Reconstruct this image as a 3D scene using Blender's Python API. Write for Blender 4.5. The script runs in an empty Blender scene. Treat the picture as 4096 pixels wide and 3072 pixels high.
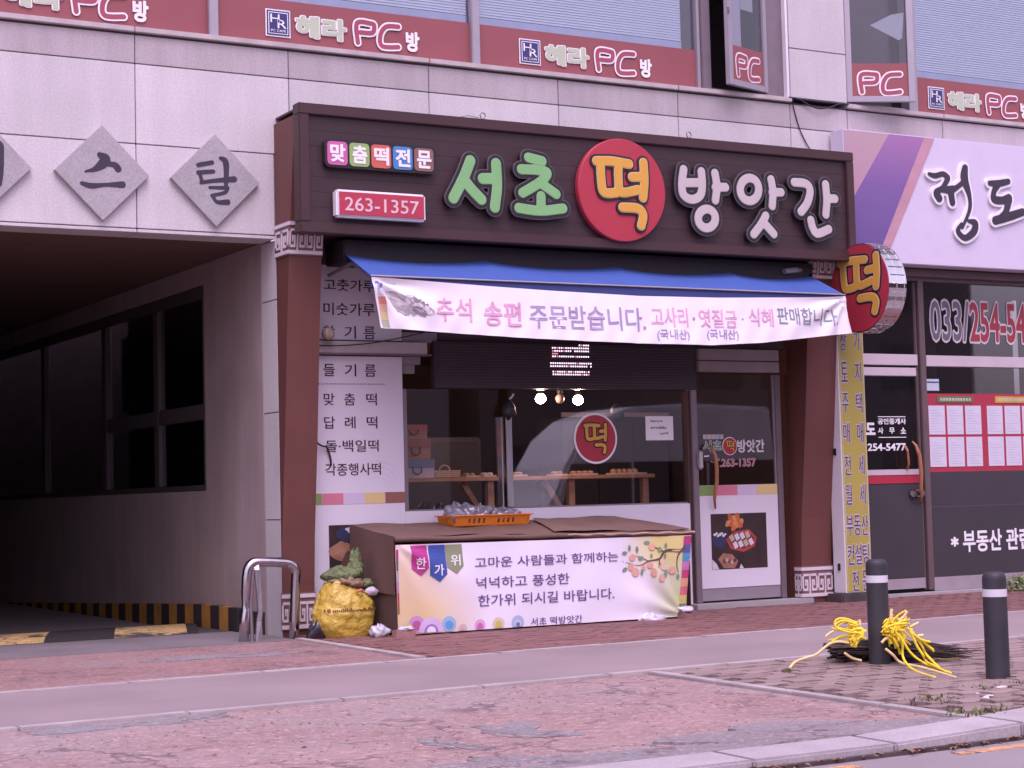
import bpy, bmesh, math, random
import numpy as np
from mathutils import Vector, Matrix

random.seed(7)
sc = bpy.context.scene
COL = sc.collection

# ---------------------------------------------------------------- camera
cam_d = bpy.data.cameras.new('camera')
cam = bpy.data.objects.new('camera', cam_d)
COL.objects.link(cam)
sc.camera = cam
cam_d.sensor_width = 36.0
cam_d.lens = 64.05
cam_d.clip_start = 0.1
cam_d.clip_end = 600
_y, _p, _r = math.radians(29.676), math.radians(3.56), math.radians(-1.476)
fw = Vector((math.sin(_y)*math.cos(_p), math.cos(_y)*math.cos(_p), math.sin(_p)))
rt = Vector((math.cos(_y), -math.sin(_y), 0))
up = rt.cross(fw)
r2 = math.cos(_r)*rt + math.sin(_r)*up
u2 = -math.sin(_r)*rt + math.cos(_r)*up
M = Matrix((r2, u2, -fw)).transposed().to_4x4()
M.translation = Vector((0, -15.435, 1.2))
cam.matrix_world = M

# ---------------------------------------------------------------- sky and sun (overcast)
SUN_EL, SUN_AZ = math.radians(63), math.radians(200)
world = bpy.data.worlds.new('World'); sc.world = world; world.use_nodes = True
nt = world.node_tree
bg = nt.nodes['Background']
sky = nt.nodes.new('ShaderNodeTexSky')
sky.sky_type = 'NISHITA'; sky.sun_disc = False
sky.sun_elevation = SUN_EL; sky.sun_rotation = SUN_AZ
sky.air_density = 1.0; sky.dust_density = 4.0; sky.ozone_density = 1.0
hs = nt.nodes.new('ShaderNodeHueSaturation'); hs.inputs['Saturation'].default_value = 0.3
nt.links.new(sky.outputs[0], hs.inputs['Color']); nt.links.new(hs.outputs[0], bg.inputs[0])
bg.inputs[1].default_value = 0.15
sun_d = bpy.data.lights.new('sun', 'SUN'); sun_d.energy = 0.8; sun_d.angle = math.radians(40)
sun_d.color = (1, .97, .93)
sun = bpy.data.objects.new('sun', sun_d); COL.objects.link(sun)
sdir = Vector((math.sin(SUN_AZ)*math.cos(SUN_EL), math.cos(SUN_AZ)*math.cos(SUN_EL), math.sin(SUN_EL)))
sun.rotation_euler = sdir.to_track_quat('Z', 'Y').to_euler()
vs = sc.view_settings
vs.view_transform = 'Standard'; vs.look = 'None'; vs.gamma = 1.0; vs.use_curve_mapping = False
vs.exposure = 0.66
vs.use_white_balance = True            # the photograph's white balance leans to magenta
vs.white_balance_temperature = 6150; vs.white_balance_tint = 45
sc.cycles.transparent_max_bounces = 16
sc.cycles.max_bounces = 8

# ---------------------------------------------------------------- materials
MATS = {}
def mat(name, col, rough=.65, metal=0., var=.10, scale=6., bump=0., bscale=80., spec=.4, rand=0., fine=0., fscale=150., stretch=None, emit=None, coat=0., bdist=.01, streak=0.):
    if name in MATS: return MATS[name]
    m = bpy.data.materials.new(name); m.use_nodes = True
    t = m.node_tree; b = t.nodes['Principled BSDF']; L = t.links.new
    b.inputs['Roughness'].default_value = rough; b.inputs['Metallic'].default_value = metal
    b.inputs['Specular IOR Level'].default_value = spec
    if coat: b.inputs['Coat Weight'].default_value = coat; b.inputs['Coat Roughness'].default_value = .15
    tc = t.nodes.new('ShaderNodeTexCoord')
    src = tc.outputs['Object']
    if stretch:
        mp = t.nodes.new('ShaderNodeMapping'); mp.inputs['Scale'].default_value = stretch
        L(src, mp.inputs[0]); src = mp.outputs[0]
    rgb = t.nodes.new('ShaderNodeRGB'); rgb.outputs[0].default_value = (*col, 1)
    cur = rgb.outputs[0]
    def mul(fac_out, lo, hi):
        nonlocal cur
        mr = t.nodes.new('ShaderNodeMapRange'); mr.inputs['To Min'].default_value = lo; mr.inputs['To Max'].default_value = hi
        mr.inputs['From Min'].default_value = .25; mr.inputs['From Max'].default_value = .75
        L(fac_out, mr.inputs['Value'])
        vm = t.nodes.new('ShaderNodeVectorMath'); vm.operation = 'SCALE'
        L(cur, vm.inputs[0]); L(mr.outputs[0], vm.inputs['Scale']); cur = vm.outputs[0]
    if var:
        n = t.nodes.new('ShaderNodeTexNoise'); n.inputs['Scale'].default_value = scale; n.inputs['Detail'].default_value = 6
        L(src, n.inputs['Vector']); mul(n.outputs['Fac'], 1-var, 1+var)
    if streak:      # rain streaks: noise drawn out downwards, broken up by blotches
        mp2 = t.nodes.new('ShaderNodeMapping'); mp2.inputs['Scale'].default_value = (5, 5, .45); L(tc.outputs['Object'], mp2.inputs[0])
        ns_ = t.nodes.new('ShaderNodeTexNoise'); ns_.inputs['Scale'].default_value = 1.; ns_.inputs['Detail'].default_value = 7; ns_.inputs['Roughness'].default_value = .65
        L(mp2.outputs[0], ns_.inputs['Vector']); mul(ns_.outputs['Fac'], 1-streak, 1+streak*.5)
    if fine:
        n2 = t.nodes.new('ShaderNodeTexNoise'); n2.inputs['Scale'].default_value = fscale; n2.inputs['Detail'].default_value = 2
        L(src, n2.inputs['Vector']); mul(n2.outputs['Fac'], 1-fine, 1+fine)
    if rand:
        oi = t.nodes.new('ShaderNodeObjectInfo')
        mr = t.nodes.new('ShaderNodeMapRange'); mr.inputs['To Min'].default_value = 1-rand; mr.inputs['To Max'].default_value = 1+rand
        L(oi.outputs['Random'], mr.inputs['Value'])
        vm = t.nodes.new('ShaderNodeVectorMath'); vm.operation = 'SCALE'
        L(cur, vm.inputs[0]); L(mr.outputs[0], vm.inputs['Scale']); cur = vm.outputs[0]
    L(cur, b.inputs['Base Color'])
    if bump:
        n3 = t.nodes.new('ShaderNodeTexNoise'); n3.inputs['Scale'].default_value = bscale; n3.inputs['Detail'].default_value = 4
        L(src, n3.inputs['Vector'])
        bp = t.nodes.new('ShaderNodeBump'); bp.inputs['Strength'].default_value = bump; bp.inputs['Distance'].default_value = bdist
        L(n3.outputs['Fac'], bp.inputs['Height']); L(bp.outputs[0], b.inputs['Normal'])
    if emit:
        b.inputs['Emission Color'].default_value = (*emit[:3], 1); b.inputs['Emission Strength'].default_value = emit[3]
    MATS[name] = m
    return m

def glass(name, tint, gain=1.0, rough=.02):
    if name in MATS: return MATS[name]
    m = bpy.data.materials.new(name); m.use_nodes = True
    t = m.node_tree; t.nodes.remove(t.nodes['Principled BSDF'])
    out = t.nodes['Material Output']
    tr = t.nodes.new('ShaderNodeBsdfTransparent'); tr.inputs[0].default_value = (*tint, 1)
    gl = t.nodes.new('ShaderNodeBsdfGlossy'); gl.inputs['Roughness'].default_value = rough
    fr = t.nodes.new('ShaderNodeFresnel')
    ge = t.nodes.new('ShaderNodeNewGeometry'); io = t.nodes.new('ShaderNodeMapRange'); io.inputs['To Min'].default_value = 1.5; io.inputs['To Max'].default_value = 1/1.5
    t.links.new(ge.outputs['Backfacing'], io.inputs['Value']); t.links.new(io.outputs[0], fr.inputs['IOR'])     # a thin pane: no total reflection at its rear face
    mu = t.nodes.new('ShaderNodeMath'); mu.operation = 'MULTIPLY'; mu.inputs[1].default_value = gain
    mx = t.nodes.new('ShaderNodeMixShader')
    t.links.new(fr.outputs[0], mu.inputs[0]); t.links.new(mu.outputs[0], mx.inputs[0])
    t.links.new(tr.outputs[0], mx.inputs[1]); t.links.new(gl.outputs[0], mx.inputs[2])
    t.links.new(mx.outputs[0], out.inputs[0])
    MATS[name] = m
    return m

GRAN = mat('granite', (.555, .52, .53), .55, var=.09, scale=1.1, streak=.10, fine=.12, fscale=55, rand=.05, bump=.05, bscale=200)
GRAN2 = mat('granite_plaque', (.36, .34, .35), .6, var=.10, scale=3, fine=.16, fscale=70, bump=.05, bscale=180)
JOINT = mat('joint_grout', (.10, .085, .09), .9)
ALU = mat('aluminium', (.40, .36, .40), .38, metal=.55, var=.05)
ALU_DK = mat('dull_aluminium', (.24, .19, .21), .42, metal=.5, var=.08)
STEEL = mat('stainless_steel', (.52, .48, .50), .2, metal=1., var=.12, scale=3, stretch=(8, 8, 1))
CHROME = mat('chrome', (.75, .73, .75), .07, metal=1., var=.03)
REDFILM = mat('red_film', (.29, .085, .092), .45, var=.05, scale=2)
WHITEP = mat('white_print', (.80, .78, .80), .5, var=.03)
WHITE = mat('white_paint', (.74, .71, .76), .45, var=.05, scale=2)
PALEGREEN = mat('pale_green_print', (.46, .52, .38), .5, var=.04)
NAVY = mat('navy_print', (.045, .045, .16), .4, var=.04)
PINKLINE = mat('pink_red_print', (.36, .075, .11), .45, var=.04)
BROWN = mat('brown_pillar_paint', (.145, .052, .043), .6, streak=.12, var=.10, scale=1.5, fine=.05)
SIGNB = mat('dark_brown_board', (.047, .024, .028), .45, var=.14, scale=2.5, stretch=(.4, 1, 6), fine=.06, fscale=40)
SIGNF = mat('brown_sign_frame', (.058, .026, .028), .5, var=.10, scale=2)
GREENL = mat('green_letter', (.19, .45, .17), .4, var=.04)
WHITEL = mat('cream_letter', (.52, .45, .45), .4, var=.05)
ORANGE = mat('orange_letter', (.66, .34, .05), .4, var=.04)
GREYL = mat('letter_rim_grey', (.36, .36, .34), .35, var=.04)
DARKL = mat('letter_side_black', (.022, .018, .022), .45, var=.1)
REDD = mat('red_disc', (.43, .04, .06), .32, var=.05, scale=2)
REDP = mat('red_plate', (.46, .05, .08), .35, var=.05)
BLACKT = mat('black_print', (.03, .018, .03), .5, var=.05)
GREYT = mat('dark_grey_panel', (.050, .043, .052), .42, var=.10, scale=2)
CONC = mat('concrete', (.34, .31, .315), .85, var=.10, scale=2.2, fine=.08, fscale=60, bump=.15, bscale=120)

# ---------------------------------------------------------------- mesh builder
class MB:
    def __init__(s): s.v = []; s.f = []
    def add(s, vs_, fs_):
        b = len(s.v); s.v += [tuple(q) for q in vs_]; s.f += [tuple(b+i for i in f) for f in fs_]; return s
    def box(s, x0, x1, y0, y1, z0, z1):
        return s.add([(x0,y0,z0),(x1,y0,z0),(x1,y1,z0),(x0,y1,z0),(x0,y0,z1),(x1,y0,z1),(x1,y1,z1),(x0,y1,z1)],
                     [(0,3,2,1),(4,5,6,7),(0,1,5,4),(1,2,6,5),(2,3,7,6),(3,0,4,7)])
    def hexa(s, p):   # eight corners: bottom ring then top ring
        return s.add(p, [(0,3,2,1),(4,5,6,7),(0,1,5,4),(1,2,6,5),(2,3,7,6),(3,0,4,7)])
    def prism(s, poly, y0, y1):   # polygon in X-Z extruded along Y
        n = len(poly)
        return s.add([(x, y0, z) for x, z in poly]+[(x, y1, z) for x, z in poly],
                     [tuple(range(n)), tuple(range(2*n-1, n-1, -1))]+[(i, i+n, (i+1) % n+n, (i+1) % n) for i in range(n)])
    def slab(s, poly, z0, z1):    # polygon in X-Y extruded along Z
        n = len(poly)
        return s.add([(x, y, z0) for x, y in poly]+[(x, y, z1) for x, y in poly],
                     [tuple(range(n-1, -1, -1)), tuple(range(n, 2*n))]+[(i, (i+1) % n, (i+1) % n+n, i+n) for i in range(n)])
    def tube(s, pts, r, n=8, cap=True):
        pts = [Vector(q) for q in pts]; rs = r if isinstance(r, (list, tuple)) else [r]*len(pts)
        rings = []; prev = None
        for i, q in enumerate(pts):
            d = (pts[min(i+1, len(pts)-1)]-pts[max(i-1, 0)])
            d = d.normalized() if d.length > 1e-9 else Vector((0, 0, 1))
            if prev is None:
                a = Vector((0, 0, 1)) if abs(d.z) < .9 else Vector((1, 0, 0))
                x = d.cross(a).normalized()
            else:
                x = prev-d*prev.dot(d)
                x = x.normalized() if x.length > 1e-6 else d.orthogonal().normalized()
            prev = x; y = d.cross(x)
            rings.append([q+x*rs[i]*math.cos(2*math.pi*k/n)+y*rs[i]*math.sin(2*math.pi*k/n) for k in range(n)])
        V = [v for rg in rings for v in rg]; F = []
        for i in range(len(rings)-1):
            for k in range(n):
                F.append((i*n+k, i*n+(k+1) % n, (i+1)*n+(k+1) % n, (i+1)*n+k))
        if cap: F += [tuple(range(n-1, -1, -1)), tuple(range((len(rings)-1)*n, len(rings)*n))]
        return s.add(V, F)
    def grid(s, fn, nu, nv):
        V = [fn(i/nu, j/nv) for j in range(nv+1) for i in range(nu+1)]
        return s.add(V, [(j*(nu+1)+i, j*(nu+1)+i+1, (j+1)*(nu+1)+i+1, (j+1)*(nu+1)+i) for j in range(nv) for i in range(nu)])
    def lathe(s, c, prof, n=16, axis='z'):
        V = []
        for r, h in prof:
            for k in range(n):
                a = 2*math.pi*k/n
                if axis == 'z': V.append((c[0]+r*math.cos(a), c[1]+r*math.sin(a), c[2]+h))
                elif axis == 'x': V.append((c[0]+h, c[1]+r*math.cos(a), c[2]+r*math.sin(a)))
                else: V.append((c[0]+r*math.cos(a), c[1]+h, c[2]+r*math.sin(a)))
        F = [(i*n+k, i*n+(k+1) % n, (i+1)*n+(k+1) % n, (i+1)*n+k) for i in range(len(prof)-1) for k in range(n)]
        F += [tuple(range(n-1, -1, -1)), tuple(range((len(prof)-1)*n, len(prof)*n))]
        return s.add(V, F)
    def ball(s, c, rx, ry, rz, nu=12, nv=8, jit=0., rnd=random):
        V = []
        for j in range(nv+1):
            th = math.pi*j/nv
            for i in range(nu):
                a = 2*math.pi*i/nu; k = 1+(rnd.uniform(-jit, jit) if jit else 0)
                V.append((c[0]+rx*k*math.sin(th)*math.cos(a), c[1]+ry*k*math.sin(th)*math.sin(a), c[2]+rz*k*math.cos(th)))
        return s.add(V, [(j*nu+i, (j+1)*nu+i, (j+1)*nu+(i+1) % nu, j*nu+(i+1) % nu) for j in range(nv) for i in range(nu)])
    def mesh(s, name, smooth=False, bevel=0., fixn=True):
        me = bpy.data.meshes.new(name); me.from_pydata(s.v, [], s.f)
        if bevel or fixn:
            bm = bmesh.new(); bm.from_mesh(me)
            if fixn: bmesh.ops.recalc_face_normals(bm, faces=bm.faces)
            if bevel: bmesh.ops.bevel(bm, geom=[e for e in bm.edges if len(e.link_faces) == 2 and e.calc_face_angle(0) > .5], offset=bevel, segments=2, affect='EDGES', clamp_overlap=True)
            bm.to_mesh(me); bm.free()
        if smooth:
            for p in me.polygons: p.use_smooth = True
        return me
    def build(s, name, material, parent=None, smooth=False, bevel=0., fixn=True):
        return obj(name, s.mesh(name, smooth, bevel, fixn), material, parent)

def obj(name, me, material=None, parent=None):
    o = bpy.data.objects.new(name, me); COL.objects.link(o)
    if material: 
        me.materials.clear(); me.materials.append(material)
    attach(o, parent)
    return o
def attach(o, parent):
    if parent:
        o.parent = parent
        w = Vector(); q = parent
        while q: w += q.location; q = q.parent
        o.location = o.location-w
def thing(name, label, cat, loc=(0, 0, 0), group=None):
    o = bpy.data.objects.new(name, None); COL.objects.link(o); o.location = loc
    o.empty_display_size = .1
    return tag(o, label, cat, group)
def tag(o, label=None, cat=None, group=None, kind=None):
    if label: o['label'] = label
    if cat: o['category'] = cat
    if group: o['group'] = group
    if kind: o['kind'] = kind
    return o
def B(*a): return MB().box(*a)

# ---------------------------------------------------------------- lettering
_loops = {}
def font_loops(text):
    if text in _loops: return _loops[text]
    c = bpy.data.curves.new('tmp', 'FONT'); c.body = text; c.size = 1; c.fill_mode = 'NONE'; c.resolution_u = 3
    o = bpy.data.objects.new('tmp', c); COL.objects.link(o)
    me = bpy.data.meshes.new_from_object(o.evaluated_get(bpy.context.evaluated_depsgraph_get()))
    P = np.array([v.co[:2] for v in me.vertices]); E = np.array([tuple(e.vertices) for e in me.edges])
    bpy.data.objects.remove(o); bpy.data.curves.remove(c); bpy.data.meshes.remove(me)
    nb = {}
    for a, b in E: nb.setdefault(int(a), []).append(int(b)); nb.setdefault(int(b), []).append(int(a))
    seen = set(); loops = []
    for s0 in nb:
        if s0 in seen: continue
        lp = [s0]; seen.add(s0); cur = s0
        while True:
            nx = [q for q in nb[cur] if q not in seen]
            if not nx: break
            cur = nx[0]; seen.add(cur); lp.append(cur)
        if len(lp) > 2: loops.append(P[lp])
    _loops[text] = loops
    return loops

def contours(F, xs, ys, lev):
    """closed loops of F < lev on a regular grid (marching squares)"""
    ins = F < lev
    segs = {}
    H, W = F.shape
    code = ins[:-1, :-1]*1+ins[:-1, 1:]*2+ins[1:, 1:]*4+ins[1:, :-1]*8
    jj, ii = np.nonzero((code > 0) & (code < 15))
    T = {1: [(3, 0)], 2: [(0, 1)], 3: [(3, 1)], 4: [(1, 2)], 5: [(3, 0), (1, 2)], 6: [(0, 2)], 7: [(3, 2)], 8: [(2, 3)], 9: [(2, 0)], 10: [(0, 1), (2, 3)], 11: [(2, 1)], 12: [(1, 3)], 13: [(1, 0)], 14: [(0, 3)]}
    def key(j, i, e): return ((j, i, 0), (j, i+1, 1), (j+1, i, 0), (j, i, 1))[e]
    for j, i in zip(jj.tolist(), ii.tolist()):
        for a, b in T[int(code[j, i])]: segs.setdefault(key(j, i, a), []).append(key(j, i, b))
    def pt(k):
        j, i, d = k
        f0 = F[j, i]; f1 = F[j, i+1] if d == 0 else F[j+1, i]
        t = (lev-f0)/(f1-f0) if abs(f1-f0) > 1e-12 else .5
        return (xs[i]+(xs[1]-xs[0])*t, ys[j]) if d == 0 else (xs[i], ys[j]+(ys[1]-ys[0])*t)
    out = []
    while segs:
        k0 = next(iter(segs)); k = k0; lp = []
        while k in segs:
            n = segs[k].pop()
            if not segs[k]: del segs[k]
            lp.append(pt(k)); k = n
            if k == k0: break
        if len(lp) > 6: out.append(np.array(lp))
    return out

def simplify(lp, tol):
    keep = [0]; n = len(lp); i = 0
    while i < n-1:
        j = min(i+2, n); best = i+1
        while j < n and j-i < 25:
            a, b = lp[i], lp[j]; d = b-a; L = np.hypot(*d)+1e-12
            seg = lp[i+1:j]-a
            if np.abs(seg[:, 0]*d[1]-seg[:, 1]*d[0]).max()/L > tol: break
            best = j; j += 1
        keep.append(best); i = best
    return lp[sorted(set(k for k in keep if k < n))]

def sdf_loops(loops, xs, ys):
    X, Y = np.meshgrid(xs, ys); D = np.full(X.shape, 1e9); inside = np.zeros(X.shape, bool)
    m = 6*(xs[1]-xs[0])+.12
    for lp in loops:
        A = lp; Bp = np.roll(lp, -1, 0)
        i0, i1 = np.searchsorted(xs, [lp[:, 0].min()-m, lp[:, 0].max()+m])
        Xs, Ys = X[:, i0:i1], Y[:, i0:i1]
        d = np.full(Xs.shape, 1e9); cr = np.zeros(Xs.shape, bool)
        for a, b in zip(A, Bp):
            e = b-a; l2 = e@e
            if l2 < 1e-14: continue
            t = np.clip(((Xs-a[0])*e[0]+(Ys-a[1])*e[1])/l2, 0, 1)
            d = np.minimum(d, (Xs-a[0]-t*e[0])**2+(Ys-a[1]-t*e[1])**2)
            if a[1] != b[1]:
                c = (a[1] > Ys) != (b[1] > Ys)
                cr ^= c & (Xs < (b[0]-a[0])*(Ys-a[1])/(b[1]-a[1])+a[0])
        D[:, i0:i1] = np.minimum(D[:, i0:i1], d); inside[:, i0:i1] ^= cr
    D = np.sqrt(D)
    return np.where(inside, -D, D)

def sdf_strokes(strokes, xs, ys):
    X, Y = np.meshgrid(xs, ys); D = np.full(X.shape, 1e9)
    for s in strokes:
        s = np.array(s, float)
        t = np.linspace(0, len(s)-1, 40 if len(s) < 6 else 90)
        # Catmull-Rom so that pen strokes bend softly
        i = np.minimum(t.astype(int), len(s)-2); u = (t-i)[:, None]
        p1, p2 = s[i], s[i+1]; p0, p3 = s[np.maximum(i-1, 0)], s[np.minimum(i+2, len(s)-1)]
        q = .5*((2*p1)+(-p0+p2)*u+(2*p0-5*p1+4*p2-p3)*u*u+(-p0+3*p1-3*p2+p3)*u**3)
        for x, y, r in q: D = np.minimum(D, np.hypot(X-x, Y-y)-r)
    return D

def loops_mesh(name, loops, depth):
    """flat plate with holes from loops in X-Z (front at -Y); returns mesh whose y runs 0 (front) .. depth (back)"""
    c = bpy.data.curves.new('tmp', 'CURVE'); c.dimensions = '2D'; c.fill_mode = 'BOTH' if depth else 'FRONT'
    c.extrude = depth/2
    for lp in loops:
        s = c.splines.new('POLY'); s.points.add(len(lp)-1)
        s.points.foreach_set('co', np.c_[lp, np.zeros(len(lp)), np.ones(len(lp))].astype(np.float32).ravel()); s.use_cyclic_u = True
    o = bpy.data.objects.new('tmp', c); COL.objects.link(o)
    me = bpy.data.meshes.new_from_object(o.evaluated_get(bpy.context.evaluated_depsgraph_get()))
    bpy.data.objects.remove(o); bpy.data.curves.remove(c)
    me.name = name
    return me

LETTERS = []    # queue: lettering is meshed first, before the rest of the scene
def strokes_layers(key, strokes, levels, res=.008, depth=.02):
    a = np.array([q for s in strokes for q in s]); pad = max(levels)+a[:, 2].max()+.03
    xs = np.arange(a[:, 0].min()-pad, a[:, 0].max()+pad, res); ys = np.arange(a[:, 1].min()-pad, a[:, 1].max()+pad, res)
    F = sdf_strokes(strokes, xs, ys)
    return [loops_mesh(key, [simplify(l, res*.12) for l in contours(F, xs, ys, lv)], depth) for lv in levels]
def place_xz(me, y, dx=0, dz=0, sx=1, sz=1, ox=0, oz=0):
    """curve-plane mesh (x, y, z) -> facade plane, its middle at depth y"""
    for v in me.vertices:
        x, yy, zz = v.co; v.co = (ox+(x-ox)*sx+dx, y-zz, oz+(yy-oz)*sz+dz)
    return me
def bold_layers(text, levels, depth=.01, res=.016):
    lp = font_loops(text); a = np.vstack(lp); pad = max(levels)+.08
    xs = np.arange(a[:, 0].min()-pad, a[:, 0].max()+pad, res); ys = np.arange(a[:, 1].min()-pad, a[:, 1].max()+pad, res)
    F = sdf_loops(lp, xs, ys)
    box = (a[:, 0].min(), a[:, 0].max(), a[:, 1].min(), a[:, 1].max())
    return [loops_mesh('lettering', [simplify(l, res*.12) for l in contours(F, xs, ys, lv)], depth) for lv in levels], box
def fit(me, box, x0, x1, z0, z1, fn):
    bx0, bx1, by0, by1 = box
    for v in me.vertices:
        x, y, zz = v.co
        X = x0+(x-bx0)/(bx1-bx0)*(x1-x0); Z = z0+(y-by0)/(by1-by0)*(z1-z0)
        v.co = fn(X, Z, zz)
    return me
def text(s, x0, x1, z0, z1, y, material, parent=None, name='lettering', depth=.003, fn=None, bold=None, outline=None, omat=None):
    """font lettering fitted into a box on the facade plane y (or on the sheet fn)"""
    if bold is None and outline is None:
        lp = font_loops(s); a = np.vstack(lp); box = (a[:, 0].min(), a[:, 0].max(), a[:, 1].min(), a[:, 1].max())
        layers = [loops_mesh(name, lp, depth)]
    else:
        lv = [bold or 0.]+([(bold or 0.)+outline] if outline else [])
        layers, box = bold_layers(s, lv, depth)
    res = []
    for i, me in enumerate(layers):
        off = .0025*i
        f = (lambda X, Z, d, o=off: (X, fn(X, Z)-d+o, Z)) if fn else (lambda X, Z, d, o=off: (X, y-d+o, Z))
        me = fit(me, box, x0, x1, z0, z1, f)
        res.append(obj(name if i == 0 else name+'_outline', me, material if i == 0 else omat, parent))
    return res
STROKES={
'seo':[[(8.028,4.337,0.047),(7.956,4.177,0.047),(7.842,3.976,0.047)],[(7.955,4.157,0.047),(8.036,4.068,0.047),(8.135,3.98,0.047)],[(8.156,4.177,0.047),(8.283,4.185,0.047)],[(8.302,4.329,0.047),(8.307,4.119,0.047),(8.277,3.914,0.047)]],
'cho':[[(8.657,4.411,0.043),(8.806,4.387,0.043)],[(8.575,4.293,0.043),(8.756,4.298,0.043),(8.858,4.274,0.043),(8.776,4.182,0.043),(8.584,4.07,0.043)],[(8.791,4.17,0.043),(8.952,4.079,0.043)],[(8.784,4.05,0.043),(8.781,3.942,0.043)],[(8.537,3.922,0.043),(8.775,3.908,0.043),(9.023,3.945,0.043)]],
'tteok':[[(9.407,4.428,0.041),(9.585,4.438,0.041),(9.784,4.423,0.041)],[(9.452,4.401,0.041),(9.455,4.26,0.041),(9.483,4.129,0.041),(9.624,4.131,0.041)],[(9.659,4.415,0.041),(9.654,4.273,0.041),(9.682,4.141,0.041),(9.876,4.174,0.041)],[(9.816,4.298,0.041),(9.939,4.306,0.041)],[(9.953,4.449,0.041),(9.958,4.265,0.041),(9.937,4.1,0.041)],[(9.694,3.991,0.041),(9.869,3.99,0.041),(9.931,3.929,0.041),(9.905,3.822,0.041)]],
'bang':[[(10.445,4.418,0.04),(10.418,4.265,0.04),(10.438,4.158,0.04),(10.541,4.121,0.04),(10.64,4.171,0.04),(10.667,4.281,0.04),(10.661,4.411,0.04)],[(10.435,4.283,0.04),(10.653,4.297,0.04)],[(10.828,4.405,0.04),(10.846,4.277,0.04),(10.823,4.131,0.04)],[(10.828,4.262,0.04),(10.953,4.27,0.04)],[(10.815,3.944,0.04),(10.806,3.907,0.04),(10.781,3.875,0.04),(10.746,3.852,0.04),(10.706,3.843,0.04),(10.665,3.848,0.04),(10.632,3.867,0.04),(10.61,3.897,0.04),(10.604,3.933,0.04),(10.613,3.97,0.04),(10.637,4.002,0.04),(10.672,4.025,0.04),(10.713,4.034,0.04),(10.753,4.029,0.04),(10.787,4.01,0.04),(10.809,3.98,0.04),(10.815,3.944,0.04)]],
'at':[[(11.373,4.274,0.04),(11.362,4.228,0.04),(11.335,4.188,0.04),(11.295,4.16,0.04),(11.25,4.148,0.04),(11.205,4.155,0.04),(11.168,4.178,0.04),(11.144,4.215,0.04),(11.137,4.259,0.04),(11.148,4.305,0.04),(11.175,4.344,0.04),(11.214,4.372,0.04),(11.26,4.384,0.04),(11.304,4.378,0.04),(11.342,4.355,0.04),(11.366,4.318,0.04),(11.373,4.274,0.04)],[(11.534,4.387,0.04),(11.553,4.262,0.04),(11.537,4.113,0.04)],[(11.543,4.254,0.04),(11.658,4.261,0.04)],[(11.45,4.006,0.04),(11.382,3.906,0.04),(11.291,3.81,0.04)],[(11.411,3.945,0.04),(11.547,3.823,0.04)]],
'gan':[[(11.836,4.377,0.041),(11.986,4.371,0.041),(12.039,4.3,0.041),(11.996,4.169,0.041),(11.911,4.075,0.041)],[(12.248,4.38,0.041),(12.257,4.215,0.041),(12.237,4.063,0.041)],[(12.258,4.23,0.041),(12.366,4.236,0.041)],[(12.035,3.992,0.041),(12.054,3.919,0.041),(12.114,3.857,0.041),(12.268,3.91,0.041)]],
'seu':[[(4.696,4.268,0.022),(4.747,4.232,0.045),(4.721,4.188,0.042),(4.65,4.137,0.022),(4.568,4.112,0.008)],[(4.759,4.191,0.018),(4.829,4.187,0.026),(4.861,4.153,0.03)],[(4.538,4.007,0.018),(4.623,3.99,0.024),(4.75,4.007,0.017),(4.897,4.017,0.03)]],
'tal':[[(5.596,4.239,0.02),(5.725,4.27,0.02)],[(5.595,4.171,0.02),(5.737,4.19,0.018)],[(5.609,4.171,0.016),(5.628,4.089,0.016)],[(5.621,4.082,0.017),(5.749,4.107,0.018),(5.933,4.132,0.028)],[(5.807,4.315,0.016),(5.858,4.273,0.028),(5.854,4.064,0.018)],[(5.701,4.042,0.014),(5.87,4.049,0.018)],[(5.87,4.046,0.017),(5.842,4.005,0.016),(5.72,3.971,0.016)],[(5.727,3.972,0.016),(5.766,3.916,0.017),(5.868,3.919,0.026)]],
'ri':[[(3.838,4.305,0.018),(3.845,4.256,0.026),(3.841,4.06,0.024),(3.835,3.95,0.014)]],
'jeong':[[(14.047,4.676,0.02),(14.135,4.661,0.03),(14.254,4.69,0.03),(14.322,4.654,0.035)],[(14.321,4.638,0.035),(14.245,4.536,0.03),(14.146,4.473,0.04),(14.185,4.411,0.045)],[(14.212,4.509,0.03),(14.361,4.519,0.045),(14.449,4.548,0.03),(14.561,4.621,0.03)],[(14.36,4.494,0.045),(14.379,4.374,0.04)],[(14.591,4.782,0.04),(14.573,4.654,0.055),(14.639,4.462,0.03),(14.63,4.299,0.024),(14.511,4.097,0.02)],[(14.612,4.177,0.02),(14.709,4.157,0.04),(14.681,4.058,0.045),(14.547,3.982,0.035),(14.444,4.054,0.03),(14.502,4.138,0.02)]],
'do':[[(14.959,4.63,0.03),(15.087,4.634,0.04),(15.245,4.667,0.035)],[(15.075,4.62,0.045),(15.014,4.526,0.035),(15.021,4.449,0.045),(15.143,4.443,0.045),(15.245,4.474,0.05)],[(15.243,4.449,0.05),(15.191,4.314,0.04),(15.109,4.235,0.045)],[(15.023,4.206,0.05),(15.221,4.257,0.05),(15.449,4.325,0.045)]],
'P':[[(7.244,5.544,0.022),(7.239,5.73,0.022),(7.387,5.742,0.022),(7.419,5.722,0.022),(7.397,5.654,0.022),(7.272,5.646,0.022)]],
'C':[[(7.675,5.742,0.022),(7.545,5.728,0.022),(7.482,5.638,0.022),(7.5,5.536,0.022),(7.67,5.543,0.022)]],
}

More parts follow.
